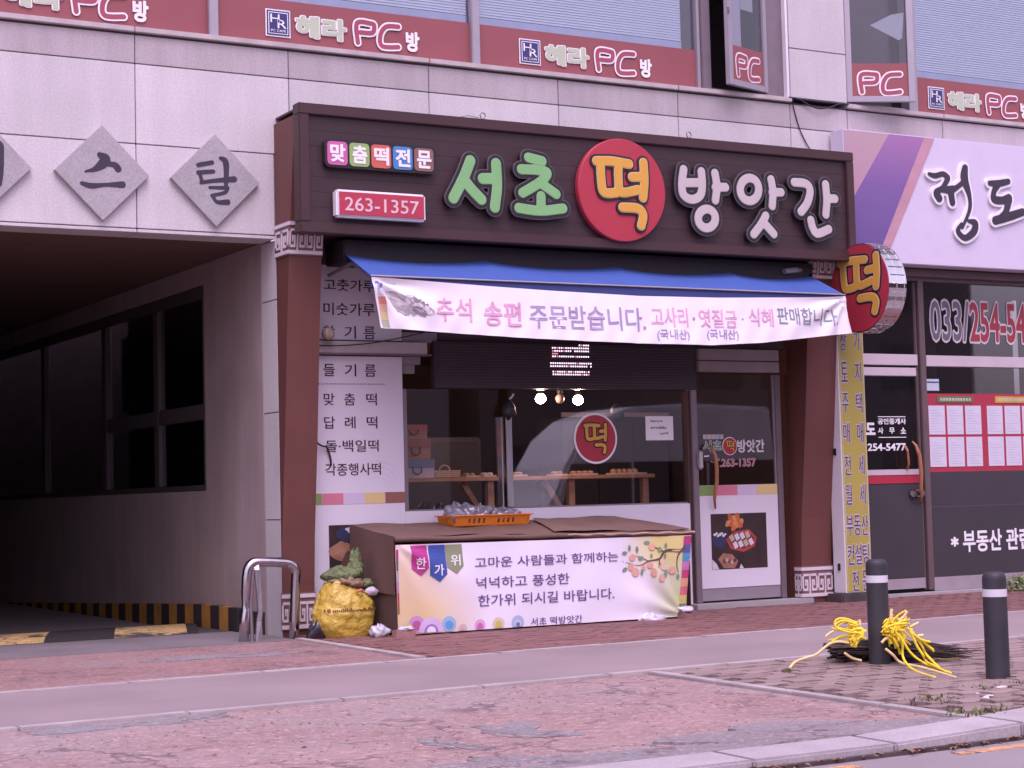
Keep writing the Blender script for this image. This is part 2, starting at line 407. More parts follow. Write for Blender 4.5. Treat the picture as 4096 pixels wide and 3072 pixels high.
# ================================================================ THE SETTING
def sk(x): return .05*(x-7)          # the street runs a little askew to the facade
ASPH = mat('road_asphalt', (.25, .213, .225), .85, var=.10, scale=1.2, fine=.10, fscale=90, bump=.2, bscale=150)
ground = tag(B(-150, 200, -160, 200, -.4, -.055).build('road', ASPH), kind='structure')
BED = mat('sand_bed', (.10, .075, .075), .95, var=.2, scale=12, fine=.25, fscale=60)
pav = MB(); pav.slab([(-60, -8.46+sk(-60)*0), (6.6, -8.46), (7.2, -8.42), (60, -8.42), (60, 0.45), (-60, 0.45)], -.30, -.035)
tag(pav.build('pavement', BED), kind='structure')

def worn_ground(name, col, patch, amt, seed=0.):
    """coarse worn paving: reddish grit with bare grey asphalt where the top has gone"""
    m = bpy.data.materials.new(name); m.use_nodes = True
    t = m.node_tree; b = t.nodes['Principled BSDF']; L = t.links.new
    b.inputs['Roughness'].default_value = .9
    tc = t.nodes.new('ShaderNodeTexCoord'); mp = t.nodes.new('ShaderNodeMapping'); mp.inputs['Location'].default_value = (seed, seed, 0)
    L(tc.outputs['Object'], mp.inputs[0])
    def noise(s, d=5, r=.6):
        n = t.nodes.new('ShaderNodeTexNoise'); n.inputs['Scale'].default_value = s; n.inputs['Detail'].default_value = d; n.inputs['Roughness'].default_value = r
        L(mp.outputs[0], n.inputs['Vector']); return n.outputs['Fac']
    def ramp(f, lo, hi):
        r = t.nodes.new('ShaderNodeMapRange'); r.inputs['From Min'].default_value = lo; r.inputs['From Max'].default_value = hi; L(f, r.inputs['Value']); return r.outputs[0]
    def mix(f, a, bb):
        x = t.nodes.new('ShaderNodeMix'); x.data_type = 'RGBA'; L(f, x.inputs[0])
        for k, q in ((6, a), (7, bb)):
            if isinstance(q, tuple): x.inputs[k].default_value = (*q, 1)
            else: L(q, x.inputs[k])
        return x.outputs[2]
    c = mix(ramp(noise(1.3), .35, .65), col, tuple(v*.78 for v in col))
    c = mix(ramp(noise(.45, 6, .65), .46, .62), c, (col[0]*.88, col[1]*1.08, col[2]*1.12))
    c = mix(ramp(noise(5., 6, .75), .56, .70), c, (col[0]*.62, col[1]*.62, col[2]*.64))
    c = mix(ramp(noise(17, 3, .7), .56, .66), c, tuple(min(1, v*1.45) for v in col))
    c = mix(ramp(noise(13, 4, .75), .60, .66), c, (col[0]*.45, col[1]*.42, col[2]*.45))
    c = mix(ramp(noise(38, 3), .56, .70), c, tuple(min(1, v*1.5) for v in col))
    vo = t.nodes.new('ShaderNodeTexVoronoi'); vo.feature = 'DISTANCE_TO_EDGE'; vo.inputs['Scale'].default_value = 1.1
    wv_ = t.nodes.new('ShaderNodeVectorMath'); wv_.operation = 'ADD'; wn = t.nodes.new('ShaderNodeTexNoise'); wn.inputs['Scale'].default_value = 3.; wn.inputs['Detail'].default_value = 5
    L(mp.outputs[0], wn.inputs['Vector']); L(mp.outputs[0], wv_.inputs[0]); L(wn.outputs['Color'], wv_.inputs[1]); L(wv_.outputs[0], vo.inputs['Vector'])
    ck = t.nodes.new('ShaderNodeMath'); ck.operation = 'MULTIPLY'; L(ramp(vo.outputs['Distance'], .035, .010), ck.inputs[0]); L(ramp(noise(.8, 3), .42, .52), ck.inputs[1])
    c = mix(ck.outputs[0], c, (.15, .10, .105))
    if amt: c = mix(ramp(noise(.9, 6, .7), amt, amt+.05), c, patch)
    L(c, b.inputs['Base Color'])
    bp = t.nodes.new('ShaderNodeBump'); bp.inputs['Strength'].default_value = .5; bp.inputs['Distance'].default_value = .015
    L(noise(45, 4), bp.inputs['Height']); L(bp.outputs[0], b.inputs['Normal'])
    return m
DRIVE = worn_ground('worn_red_paving', (.315, .20, .193), (.25, .21, .22), .69)
DRIVE2 = worn_ground('worn_red_paving_dusty', (.275, .155, .15), (.22, .185, .195), .67, 5.)
BARE = worn_ground('bare_grey_asphalt', (.235, .195, .205), (.1, .1, .1), 0, 9.)
d = MB(); d.slab([(-30, -8.46), (6.72, -8.46), (6.86, -5.02), (-30, -5.02+sk(-30)*.2-.6)], -.1, -.012)
tag(d.build('driveway', DRIVE), kind='structure')
d = MB(); d.slab([(-30, -4.9), (6.28, -2.95), (6.34, -.36), (-30, -.42)], -.1, -.012)
tag(d.build('driveway', DRIVE2), kind='structure')
d = MB(); d.slab([(-30, -.42), (6.335, -.36), (6.335, .36), (6.33, 1.1), (2.09, 1.1), (2.09, .0), (-30, 0)], -.1, -.006)
FLOORA = mat('apron_asphalt', (.17, .145, .155), .85, var=.2, scale=1.5, fine=.1, bump=.15)
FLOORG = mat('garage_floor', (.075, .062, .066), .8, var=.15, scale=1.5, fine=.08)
tag(d.build('garage_apron', FLOORA), kind='structure')

# bare asphalt patches where the red paving is gone (flat, ragged)
def patch(name, cx, cy, rx, ry, z, material, seed, n=90, rag=.55, rot=0.):
    r = random.Random(seed); ph = [r.uniform(0, 6.28) for _ in range(6)]
    pts = []
    for k in range(n):
        a = 2*math.pi*k/n
        q = 1+rag*sum(math.sin((j+2)*a+ph[j])/(j+1.5) for j in range(6))+r.uniform(-.12, .12)
        q = max(q, .25)
        x, y = rx*q*math.cos(a), ry*q*math.sin(a)
        pts.append((cx+x*math.cos(rot)-y*math.sin(rot), max(-8.452-.0004*(k % 3), cy+x*math.sin(rot)+y*math.cos(rot))))
    return tag(MB().slab(pts, z-.05, z).build(name, material), kind='structure')
patch('asphalt_patch', 3.22, -5.42, .48, .17, -.0085, BARE, 1, rot=.05)
patch('asphalt_patch', 4.72, -7.15, .20, .28, -.0085, BARE, 2, rot=.4)
patch('asphalt_patch', 4.2, -7.35, .10, .22, -.0085, BARE, 5)
patch('asphalt_patch', 4.1, -8.05, .26, .20, -.0078, BARE, 3)
for x0 in (2.5, 3.6, 4.6, 5.2, 5.8, 6.3):
    patch('asphalt_patch', x0, -8.34+.02*(x0-5), .62, .15 if x0 < 5.5 else .34, -.0105+.0011*int(x0*2), BARE, int(x0*10))
patch('asphalt_patch', 5.2, -1.5, .55, .22, -.007, BARE, 11, rag=.4)

# cycle path between edging stones
CYC = mat('cycle_path_coating', (.25, .195, .203), .85, var=.14, scale=.8, fine=.06, fscale=70, bump=.12, bscale=140)
cp = MB()
x = -30.
while x < 60:
    x1 = x+6
    cp.hexa([(x, -4.98+sk(x), -.2), (x1, -4.98+sk(x1), -.2), (x1, -3.06+sk(x1), -.2), (x, -3.06+sk(x), -.2),
             (x, -4.98+sk(x), 0), (x1, -4.98+sk(x1), 0), (x1, -3.06+sk(x1), 0), (x, -3.06+sk(x), 0)]); x = x1
cyc = tag(cp.build('cycle_path', CYC), kind='structure')
EDGE = mat('pale_edging_stone', (.36, .31, .31), .8, var=.2, scale=4, fine=.12, fscale=80, rand=.06, bump=.1)
def edging(x0, x1, y, h, w=.1, parent=None):
    b_ = random.uniform(0, .006)
    m_ = MB().hexa([(x0, y-w/2+sk(x0), -.15), (x1, y-w/2+sk(x1), -.15), (x1, y+w/2+sk(x1), -.15), (x0, y+w/2+sk(x0), -.15),
               (x0, y-w/2+sk(x0), h+b_), (x1, y-w/2+sk(x1), h+b_), (x1, y+w/2+sk(x1), h+b_), (x0, y+w/2+sk(x0), h+b_)])
    return m_.build('edging_stone', EDGE, parent, bevel=.006)
x = .62
while x < 17:
    edging(x, x+.985, -5.04, .006, parent=cyc); edging(x+.3, x+1.285, -3.02, .004, parent=cyc); x += .995
# edging stones that cross the pavement on both sides of the driveway
def cross_edging(p0, p1, n, w=.09, h=.004):
    p0, p1 = Vector(p0), Vector(p1); dv = (p1-p0)/n; s_ = Vector((-dv.y, dv.x)).normalized()*w/2
    for i in range(n):
        a, b_ = p0+dv*i, p0+dv*(i+.985)
        P_ = [a-s_, b_-s_, b_+s_, a+s_]
        MB().slab([tuple(q) for q in P_], -.12, h+random.uniform(0, .005)).build('edging_stone', EDGE, cyc, bevel=.005)
cross_edging((6.37, -.32), (6.28, -2.92), 3)
cross_edging((6.92, -5.12), (6.76, -8.40), 4)

# kerb stones: low across the driveway, rising to the right
KERB = mat('granite_kerb', (.37, .33, .35), .7, var=.16, scale=3, fine=.14, fscale=60, rand=.04, bump=.12)
kerb = tag(B(-30, 60, -8.74, -8.47, -.35, -.07).build('kerb', BED), kind='structure')
def kz(x): return .0 if x < 5.85 else min(.045, (x-5.85)*.034)
def ky(x): return -8.46 if x < 6.3 else -8.46+min(.25, (x-6.3)**2*.10)
x = .84-.83*3
while x < 11.5:
    x1 = x+.83; xs_ = [x+.004, (x+x1)/2, x1-.004]
    for a, b_ in ((xs_[0], xs_[2]),):
        MB().hexa([(a, ky(a)-.32, -.4), (b_, ky(b_)-.32, -.4), (b_, ky(b_), -.4), (a, ky(a), -.4),
                   (a, ky(a)-.32, kz(a)), (b_, ky(b_)-.32, kz(b_)), (b_, ky(b_), kz(b_)+.004), (a, ky(a), kz(a)+.004)]).build('kerb_stone', KERB, kerb, bevel=.012)
    x = x1
tag(MB().slab([(-10, -8.815), (6.3, -8.815), (7.4, -8.71), (12, -8.60), (12, -8.5), (-10, -8.7)], -.2, -.036).build('gutter', mat('gutter_dirt', (.075, .05, .052), .95, var=.4, scale=9)), kind='structure')
# faint worn yellow line along the kerb
YL = worn_ground('worn_yellow_line', (.50, .27, .14), (.28, .24, .25), .48, 3.)
for (a, b_) in ((4.75, 5.45), (6.05, 8.5)):
    ln = MB().slab([(a, -8.98), (b_, -8.98+(.05 if b_ > 6 else 0)), (b_, -8.90+(.05 if b_ > 6 else 0)), (a, -8.90)], -.06, -.051)
    tag(ln.build('road_line', YL), kind='structure')

# ================================================================ THE BUILDING
bld = thing('office_building', 'granite clad building with red banded windows above a row of ground floor shops', 'building', (6, 0, 0))
# backing wall behind the cladding (with openings left for passage, shop and upper windows)
bk = MB()
bk.box(-6, 6.345, .04, .30, 3.66, 5.40); bk.box(6.345, 20, .04, .14, 3.66, 5.40)
bk.box(-6, 2.08, .04, .3, -.2, 3.66)
bk.box(12.36, 13.13, .02, .4, 5.44, 8.2)
bk.box(-6, 20, .04, .4, 7.6, 8.2); bk.box(-6, 3.2, .04, .4, 5.40, 8.2)
bk.build('backing_wall', JOINT, bld)
G = .004
GRANT = mat('granite_top_row', (.44, .385, .40), .75, streak=.16, var=.10, scale=1.3, fine=.14, fscale=60, rand=.04, bump=.1, bscale=200)  # darker granite tone for the panel row below the sills
def panel(x0, x1, z0, z1, y0=0., y1=.04, mt=GRAN):
    return B(x0+G, x1-G, y0, y1, z0+G, z1-G).build('granite_panel', mt, bld, bevel=.004)
XS = [2.126, 3.584, 5.041, 6.503, 7.958, 9.415, 10.873, 12.35, 13.145, 14.545, 16.0, 17.46]
XA = [-2.25, -.79, .668]+XS
for i in range(len(XA)-1):
    x0, x1 = XA[i], XA[i+1]
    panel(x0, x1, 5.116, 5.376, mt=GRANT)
    panel(x0, x1, 4.398, 5.116)
    if x1 <= 5.05: panel(x0, x1, 3.645, 4.398)
    elif x0 < 6.3: panel(x0, 6.345, 3.645, 4.398)
    elif x0 >= 12.3: panel(x0, x1, 3.66, 4.398)
panel(6.345, 6.503, 3.645, 4.398)
# granite lining of the passage mouth: soffit and jamb
for i in range(len(XA)):
    if XA[i] < 5.1:
        x1 = min(XA[i+1], 6.345)
        B(XA[i]+G, x1-G, .0, .34, 3.612, 3.645-G).build('granite_panel', GRAN, bld, bevel=.003)
for z0, z1 in ((-.02, 1.05), (1.05, 2.03), (2.03, 3.06), (3.06, 3.61)):
    B(6.345, 6.42, .002, .355, z0+G, z1-G).build('granite_panel', GRAN, bld, bevel=.003)
# pier between the upper windows
panel(12.35, 13.14, 5.445, 5.99, -.02, .02); panel(12.35, 13.14, 5.99, 6.70, -.02, .02); panel(12.35, 13.14, 6.70, 7.6, -.02, .02)
for x0, x1 in ((-2.25, -.79), (-.79, .668), (.668, 2.08)):
    for z0, z1 in ((-.02, 1.22), (1.22, 2.43), (2.43, 3.64)): panel(x0, x1, z0, z1)
# sills
SILL = mat('stone_sill', (.46, .40, .40), .7, var=.16, scale=5, fine=.1, bump=.1)
for x0, x1 in ((-2.2, 5.03), (5.04, 7.95), (7.96, 10.86), (10.87, 12.36), (13.13, 14.54), (14.55, 17.4)):
    B(x0, x1, -.035, .2, 5.392, 5.442).build('window_sill', SILL, bld, bevel=.006)
B(-3, 18, .02, .2, 5.376, 5.392).build('sill_gap', JOINT, bld)

# upper floor rooms and windows
ROOMD = mat('dim_room', (.10, .08, .085), .9, var=.1)
rm = MB(); rm.box(-6, 20, 3.2, 3.3, 5.3, 8.2); rm.box(-6, 20, .5, 3.3, 5.2, 5.3); rm.box(-6, 20, .5, 3.3, 8.2, 8.3); rm.box(19.9, 20, .3, 3.3, 5.3, 8.2); rm.box(-6, -5.9, .3, 3.3, 5.3, 8.2)
rm.build('upper_room', ROOMD, bld)
PANE = glass('window_glass_sky', (.90, .93, .97), 2.4)
PANED = glass('window_glass_dark', (.80, .80, .84), 1.6)
BLIND = mat('pale_blue_blind', (.64, .68, .76), .5, var=.03)
DKBOT = mat('blind_bottom_rail', (.40, .44, .58), .5)
def hang_letters(win, ox, with_logo=True, only_pc=False, xf=None, parts='all'):
    """the window film's lettering, ox = shift from the second window; xf maps points of a tilted sash"""
    Y_ = .066
    put = []
    if not only_pc:
        lx = 6.312+ox; lw = .247
        put += [B(lx, lx+lw, Y_, Y_+.004, 5.515, 5.772).build('logo_border', WHITEP, win, bevel=.0015)]
        put += [B(lx+.012, lx+lw-.012, Y_-.003, Y_+.001, 5.527, 5.760).build('logo_field', NAVY, win)]
        put += [B(lx+.026, lx+lw-.026, Y_-.005, Y_-.002, 5.541, 5.746).build('logo_line', WHITEP, win)]
        put += [B(lx+.034, lx+lw-.034, Y_-.007, Y_-.004, 5.549, 5.738).build('logo_square', NAVY, win)]
        put += text('H', lx+.045, lx+.135, 5.645, 5.725, Y_-.009, WHITEP, win, bold=.0)
        put += text('R', lx+.115, lx+.205, 5.595, 5.675, Y_-.009, WHITEP, win, bold=.0)
        put += text('PC CAFE', lx+.05, lx+lw-.05, 5.560, 5.582, Y_-.009, WHITEP, win, bold=.0)
        put += text('헤라', 6.622+ox, 7.115+ox, 5.545, 5.735, Y_-.004, PALEGREEN, win, bold=.045, outline=.035, omat=WHITEP)
        put += text('방', 7.760+ox, 7.892+ox, 5.520, 5.700, Y_-.003, WHITEP, win, bold=.045)
    for k in 'PC':
        la, lb = strokes_layers('lettering', STROKES[k], [.000, .017], .005, .002)
        put += [obj('lettering', place_xz(la, Y_-.005, ox), PINKLINE, win), obj('lettering_outline', place_xz(lb, Y_-.002, ox), WHITEP, win)]
    return put
def upper_window(x0, x1, ox=None, blind=None, right_gap=0., film=True):
    f = MB(); t_ = .075; fy0, fy1 = .03, .14
    f.box(x0-t_*.0, x0+.04, fy0, fy1, 5.442, 7.6); f.box(x1-.04, x1, fy0, fy1, 5.442, 7.6); f.box(x0+.04, x1-.04, fy0, fy1, 7.5, 7.6)
    win = f.build('window', ALU, bld, bevel=.004)
    B(x0+.04, x1-.04, .084, .090, 5.442, 7.5).build('pane', PANE, win)
    if film: B(x0+.04, x1-.04, .076, .0835, 5.442, 5.866).build('red_film', REDFILM, win)
    if ox is not None: hang_letters(win, ox)
    if blind:
        m_ = MB(); z_ = 5.955
        while z_ < 7.45:
            xe_ = x1-.05-right_gap
            m_.hexa([(x0+.05, .108, z_), (xe_, .108, z_), (xe_, .110, z_), (x0+.05, .110, z_),
                     (x0+.05, .118, z_+.0255), (xe_, .118, z_+.0255), (xe_, .120, z_+.0255), (x0+.05, .120, z_+.0255)]); z_ += .027
        m_.build('blind', BLIND, win)
        B(x0+.05, x1-.05-right_gap, .104, .13, 5.865, 5.945).build('blind_rail', DKBOT, win)
    return win
w0 = upper_window(3.08, 5.79, -2.706, True)
w1 = upper_window(5.792, 8.50, 0., True)
w2 = upper_window(8.502, 11.205, 2.703, True, .14)
w3 = upper_window(14.18, 16.89, 8.095, True)
for x in (5.791, 8.501):
    B(x-.045, x+.045, .015, .06, 5.442, 7.6).build('mullion', ALU, bld, bevel=.008)
# frames of the two opening lights and the white stand-off wall strip
f = MB(); f.box(11.207, 11.32, .0, .14, 5.442, 7.6); f.box(12.03, 12.19, .02, .14, 5.442, 7.6); f.box(12.19, 12.345, .05, .14, 5.442, 7.6)
f.box(11.32, 12.03, .04, .14, 5.442, 5.475)
f.build('window_frame', ALU_DK, bld, bevel=.006)
f = MB(); f.box(14.06, 14.178, .0, .14, 5.442, 7.6); f.box(13.145, 13.20, .02, .14, 5.442, 7.6); f.box(13.2, 14.06, .04, .14, 5.442, 5.475)
f.build('window_frame', ALU, bld, bevel=.006)
B(12.315, 12.345, -.01, .05, 5.442, 7.6).build('edge_trim', WHITE, bld)
B(13.2, 14.06, .30, .32, 5.45, 7.6).build('dark_backing', mat('dark_backing', (.10, .085, .09), .9, var=.15, scale=3), bld)  # dark sheet added behind the opening to supply its darkness

def sash(hx, hy, ang, w, flip, name_lbl):
    """outward-opened sash, hinged at (hx, hy); flip = -1 opens to the left of its hinge"""
    z0, z1 = 5.47, 7.5
    root = MB()
    c_, s_ = math.cos(ang), math.sin(ang)
    def T(u, v, z): return (hx+flip*(u*c_-v*s_), hy-u*s_-v*c_, z)
    def bx(mb, u0, u1, v0, v1, za, zb):
        mb.hexa([T(u0, v0, za), T(u1, v0, za), T(u1, v1, za), T(u0, v1, za), T(u0, v0, zb), T(u1, v0, zb), T(u1, v1, zb), T(u0, v1, zb)])
    for a in ((0, .065, -.02, .03, z0, z1), (w-.075, w, -.02, .03, z0, z1), (.065, w-.075, -.02, .03, z0, z0+.065), (.065, w-.075, -.02, .03, z1-.06, z1)): bx(root, *a)
    win = root.build('window', ALU, bld, bevel=.004)
    g = MB(); bx(g, .065, w-.075, .0, .006, z0+.065, z1-.06); g.build('pane', PANED, win)
    g = MB(); bx(g, .065, w-.075, .008, .012, z0+.065, 5.905); g.build('red_film', REDFILM, win)
    for k in 'PC':
        la, lb = strokes_layers('lettering', STROKES[k], [.000, .017], .005, .002)
        for me, d_, nm, mt in ((la, .018, 'lettering', PINKLINE), (lb, .0145, 'lettering_outline', WHITEP)):
            for v in me.vertices:
                x_, zz, dd = v.co
                lu = (x_-7.21)/.51*(w-.26)+.05
                u = lu+.09 if flip > 0 else w-.1-lu
                v.co = T(u, d_+dd, zz+(.055 if flip < 0 else .04))
            obj(nm, me, mt, win)
    return win, T, bx
s1, T1, bx1 = sash(12.06, .03, .30, .70, -1, '')
s2, T2, bx2 = sash(13.17, .03, .42, .78, 1, '')
PAPER = mat('pale_paper', (.62, .68, .66), .8, var=.05)
g = MB(); bx1(g, .20, .42, -.006, -.003, 6.32, 6.62); g.build('taped_paper', PAPER, s1)
g = MB(); bx1(g, .42, .62, -.012, -.009, 5.9, 7.4); g.build('white_strip', WHITE, s1)
g = MB(); g.add([T2(.30, -.004, 6.34), T2(.62, -.004, 6.17), T2(.66, -.004, 6.19), T2(.69, -.004, 6.48), T2(.55, -.004, 6.46)], [(0, 1, 2, 3, 4)])
g.add([T2(.30, -.008, 6.34), T2(.62, -.008, 6.17), T2(.66, -.008, 6.19), T2(.69, -.008, 6.48), T2(.55, -.008, 6.46)], [(4, 3, 2, 1, 0)]); g.build('torn_paper', PAPER, s2)
g = MB(); g.tube([T1(.69, .04, 6.22), T1(.73, .06, 6.28)], .012, 6); g.build('window_catch', ALU, s1)

# the garage passage on the left
PWALL = mat('passage_wall_paint', (.37, .29, .28), .75, streak=.14, var=.14, scale=1.2, fine=.04)
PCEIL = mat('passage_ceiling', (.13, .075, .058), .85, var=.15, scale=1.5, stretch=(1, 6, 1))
pw = MB()
wy0, wy1, wz0, wz1 = 1.90, 11.5, 1.345, 3.41
pw.box(6.34, 6.44, .36, wy0, -.1, 3.62); pw.box(6.34, 6.44, wy1, 16, -.4, 3.62); pw.box(6.34, 6.44, wy0, wy1, -.4, wz0); pw.box(6.34, 6.44, wy0, wy1, wz1, 3.62)
pw.build('passage_wall', PWALL, bld)
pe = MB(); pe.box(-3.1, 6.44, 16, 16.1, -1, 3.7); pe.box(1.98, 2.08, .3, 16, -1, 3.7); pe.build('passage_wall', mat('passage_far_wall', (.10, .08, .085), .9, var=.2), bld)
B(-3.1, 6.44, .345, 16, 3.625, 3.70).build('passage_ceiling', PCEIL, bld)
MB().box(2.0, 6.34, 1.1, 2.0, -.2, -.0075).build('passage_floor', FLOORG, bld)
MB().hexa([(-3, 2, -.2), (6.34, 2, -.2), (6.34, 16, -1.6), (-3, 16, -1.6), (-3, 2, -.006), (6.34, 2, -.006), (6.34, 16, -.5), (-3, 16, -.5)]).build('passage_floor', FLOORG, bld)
# glazed office window and frame; mullions, bars and boards imitate a vehicle's reflection
PFR = mat('passage_window_frame', (.075, .062, .068), .5, var=.08)
f = MB()
f.box(6.335, 6.40, wy0, wy1, wz0, wz0+.06); f.box(6.335, 6.40, wy0, wy1, wz1-.12, wz1); f.box(6.335, 6.40, wy0, wy0+.05, wz0+.06, wz1-.12)
for yy in (3.42, 5.28, 7.9): f.box(6.345, 6.40, yy-.07, yy+.09, wz0+.06, wz1-.12)
f.box(6.35, 6.40, wy0+.05, 5.28, 2.06, 2.22)
pwin = f.build('office_window', PFR, bld, bevel=.01)
B(6.385, 6.391, wy0, wy1, wz0, wz1).build('pane', glass('passage_glass', (.62, .58, .60), 2.6), pwin)
f = MB(); 
for (a, b_) in (((2.3, 2.02), (2.95, 1.42)), ((2.75, 2.04), (3.25, 1.45))):
    f.tube([(6.43, a[0], a[1]), (6.43, b_[0], b_[1])], .035, 6)
f.build('reflection_bar', PFR, pwin)
of = MB(); of.box(6.5, 6.52, 2.2, 3.3, 2.3, 3.2); of.box(6.5, 6.52, 3.6, 5.1, 2.3, 3.15); of.build('reflection_board', mat('reflection_dark', (.16, .12, .115), .8, var=.4, scale=4), pwin, bevel=.0)  # boards stand in for the vehicle reflected in the pane
of = MB(); of.box(6.9, 7.0, 1.0, 14, .6, 3.6); of.build('office_wall', mat('office_wall_grey', (.34, .29, .30), .9), pwin)
# yellow and black warning kerb along the passage wall
YELK = mat('kerb_yellow_paint', (.38, .18, .035), .7, var=.22, scale=5)
BLKK = mat('kerb_black_paint', (.03, .022, .025), .7, var=.2, scale=5)
y_ = .95; k_ = 0
def fz(yv): return -.006 if yv < 2 else -.006-.494*(yv-2)/14
while y_ < 13:
    MB().hexa([(6.28, y_, fz(y_)-.1), (6.339, y_, fz(y_)-.1), (6.339, y_+.243, fz(y_)-.1), (6.28, y_+.243, fz(y_)-.1),
               (6.28, y_, fz(y_)+.225), (6.339, y_, fz(y_)+.225), (6.339, y_+.243, fz(y_+.24)+.225), (6.28, y_+.243, fz(y_+.24)+.225)]).build('kerb_block', BLKK if k_ % 2 == 0 else YELK, bld)
    y_ += .245; k_ += 1
MB().box(6.29, 6.339, .40, .948, -.05, .20).build('kerb_block', BLKK, bld)
# painted speed hump across the passage mouth
hump = thing('speed_hump', 'worn yellow and black painted speed hump across the garage passage mouth', 'speed hump', (4.2, 1.8, 0))
HY = worn_ground('worn_yellow_hump', (.56, .36, .14), (.06, .05, .05), .54, 2.)
def hump_seg(x0, x1, material):
    s_ = .33
    prof = [(1.12, 0), (1.3, .022), (1.6, .034), (1.95, .032), (2.3, .018), (2.5, 0)]
    m_ = MB(); n_ = len(prof)
    V = [(x0+s_*(q[0]-1.1), q[0], q[1]-.004) for q in prof]+[(x1+s_*(q[0]-1.1), q[0], q[1]-.004) for q in prof]
    V += [(x0+s_*(q[0]-1.1), q[0], -.1) for q in prof]+[(x1+s_*(q[0]-1.1), q[0], -.1) for q in prof]
    F_ = [(i, i+1, n_+i+1, n_+i) for i in range(n_-1)]+[(2*n_+i, i, i+1, 2*n_+i+1)[::-1] for i in range(n_-1)]+[(n_+i, 3*n_+i, 3*n_+i+1, n_+i+1)[::-1] for i in range(n_-1)]
    m_.add(V, F_); m_.build('hump_segment', material, hump, smooth=False)
HB = mat('hump_black', (.035, .028, .03), .8, var=.2)
for i, (a, b_) in enumerate(((2.3, 3.1), (3.1, 3.78), (3.78, 4.48), (4.48, 5.13), (5.13, 5.84), (5.84, 5.95))):
    hump_seg(a, b_-.004, HY if i % 2 == 0 and i < 5 else HB)

# diamond plaques beside the passage
for cx, key, ch in ((3.685, 'ri', None), (4.722, 'seu', 'seu'), (5.760, 'tal', 'tal')):
    lbl = {'ri': 'grey stone diamond plaque cut off by the left edge of the view', 'seu': 'grey stone diamond plaque carved with 스 over the garage passage',
           'tal': 'grey stone diamond plaque carved with 탈 next to the brown pillar'}[key]
    pl = thing('diamond_plaque', lbl, 'plaque', (cx, 0, 4.11), 'diamond plaques above the garage passage')
    MB().prism([(cx-.42, 4.11), (cx, 3.69), (cx+.42, 4.11), (cx, 4.53)], -.05, .0).build('plaque_stone', GRAN2, pl, bevel=.003)
    me, = strokes_layers('letter', STROKES[key], [0], .006, .004)
    obj('letter', place_xz(me, -.0515), mat('carved_ink', (.045, .035, .055), .6, var=.2), pl)

# ================================================================ THE RICE CAKE SHOP
FRETW = mat('fret_white', (.66, .58, .61), .6, var=.08)
FRETB = mat('fret_brown', (.20, .10, .11), .6, var=.1)
PROF = [(0, 0.), (.45, -.005), (.9, -.035), (1.9, -.15), (2.7, -.225), (3.4, -.30), (3.9, -.375), (4.4, -.45), (4.68, -.49)]
def py(z):
    for (a, ya), (b_, yb) in zip(PROF, PROF[1:]):
        if z <= b_: return ya+(yb-ya)*(z-a)/(b_-a)
    return PROF[-1][1]
def fret(mbw, x0, x1, z0, z1, fn, unit, e=.008):
    """white meander strips on a brown ground; fn(s, z, out) -> point"""
    def strip(s0, s1, a, b_):
        mbw.hexa([fn(s0, a, e), fn(s1, a, e), fn(s1, a, 0), fn(s0, a, 0), fn(s0, b_, e), fn(s1, b_, e), fn(s1, b_, 0), fn(s0, b_, 0)])
    H = z1-z0; L = x1-x0; n = max(1, round(L/unit)); w = L/n; t_ = H*.085
    strip(x0, x1, z0, z0+t_*1.3); strip(x0, x1, z1-t_*1.3, z1)
    for i in range(n):
        a = x0+i*w
        q = w/12
        strip(a+w/2-q*.5, a+w/2+q*.5, z0+t_*1.3, z1-H*.22)          # stem
        strip(a+q, a+w-q, z1-H*.30, z1-H*.22)                          # top bar
        for sgn in (0, 1):
            def X(u): return a+u*w if sgn == 0 else a+w-u*w
            def st(u0, u1, za, zb):
                xa, xb = sorted((X(u0), X(u1))); strip(xa, xb, z0+za*H, z0+zb*H)
            st(.02, .10, .2, .70); st(.02, .38, .2, .28); st(.30, .38, .28, .58); st(.19, .30, .50, .58); st(.19, .26, .38, .50)
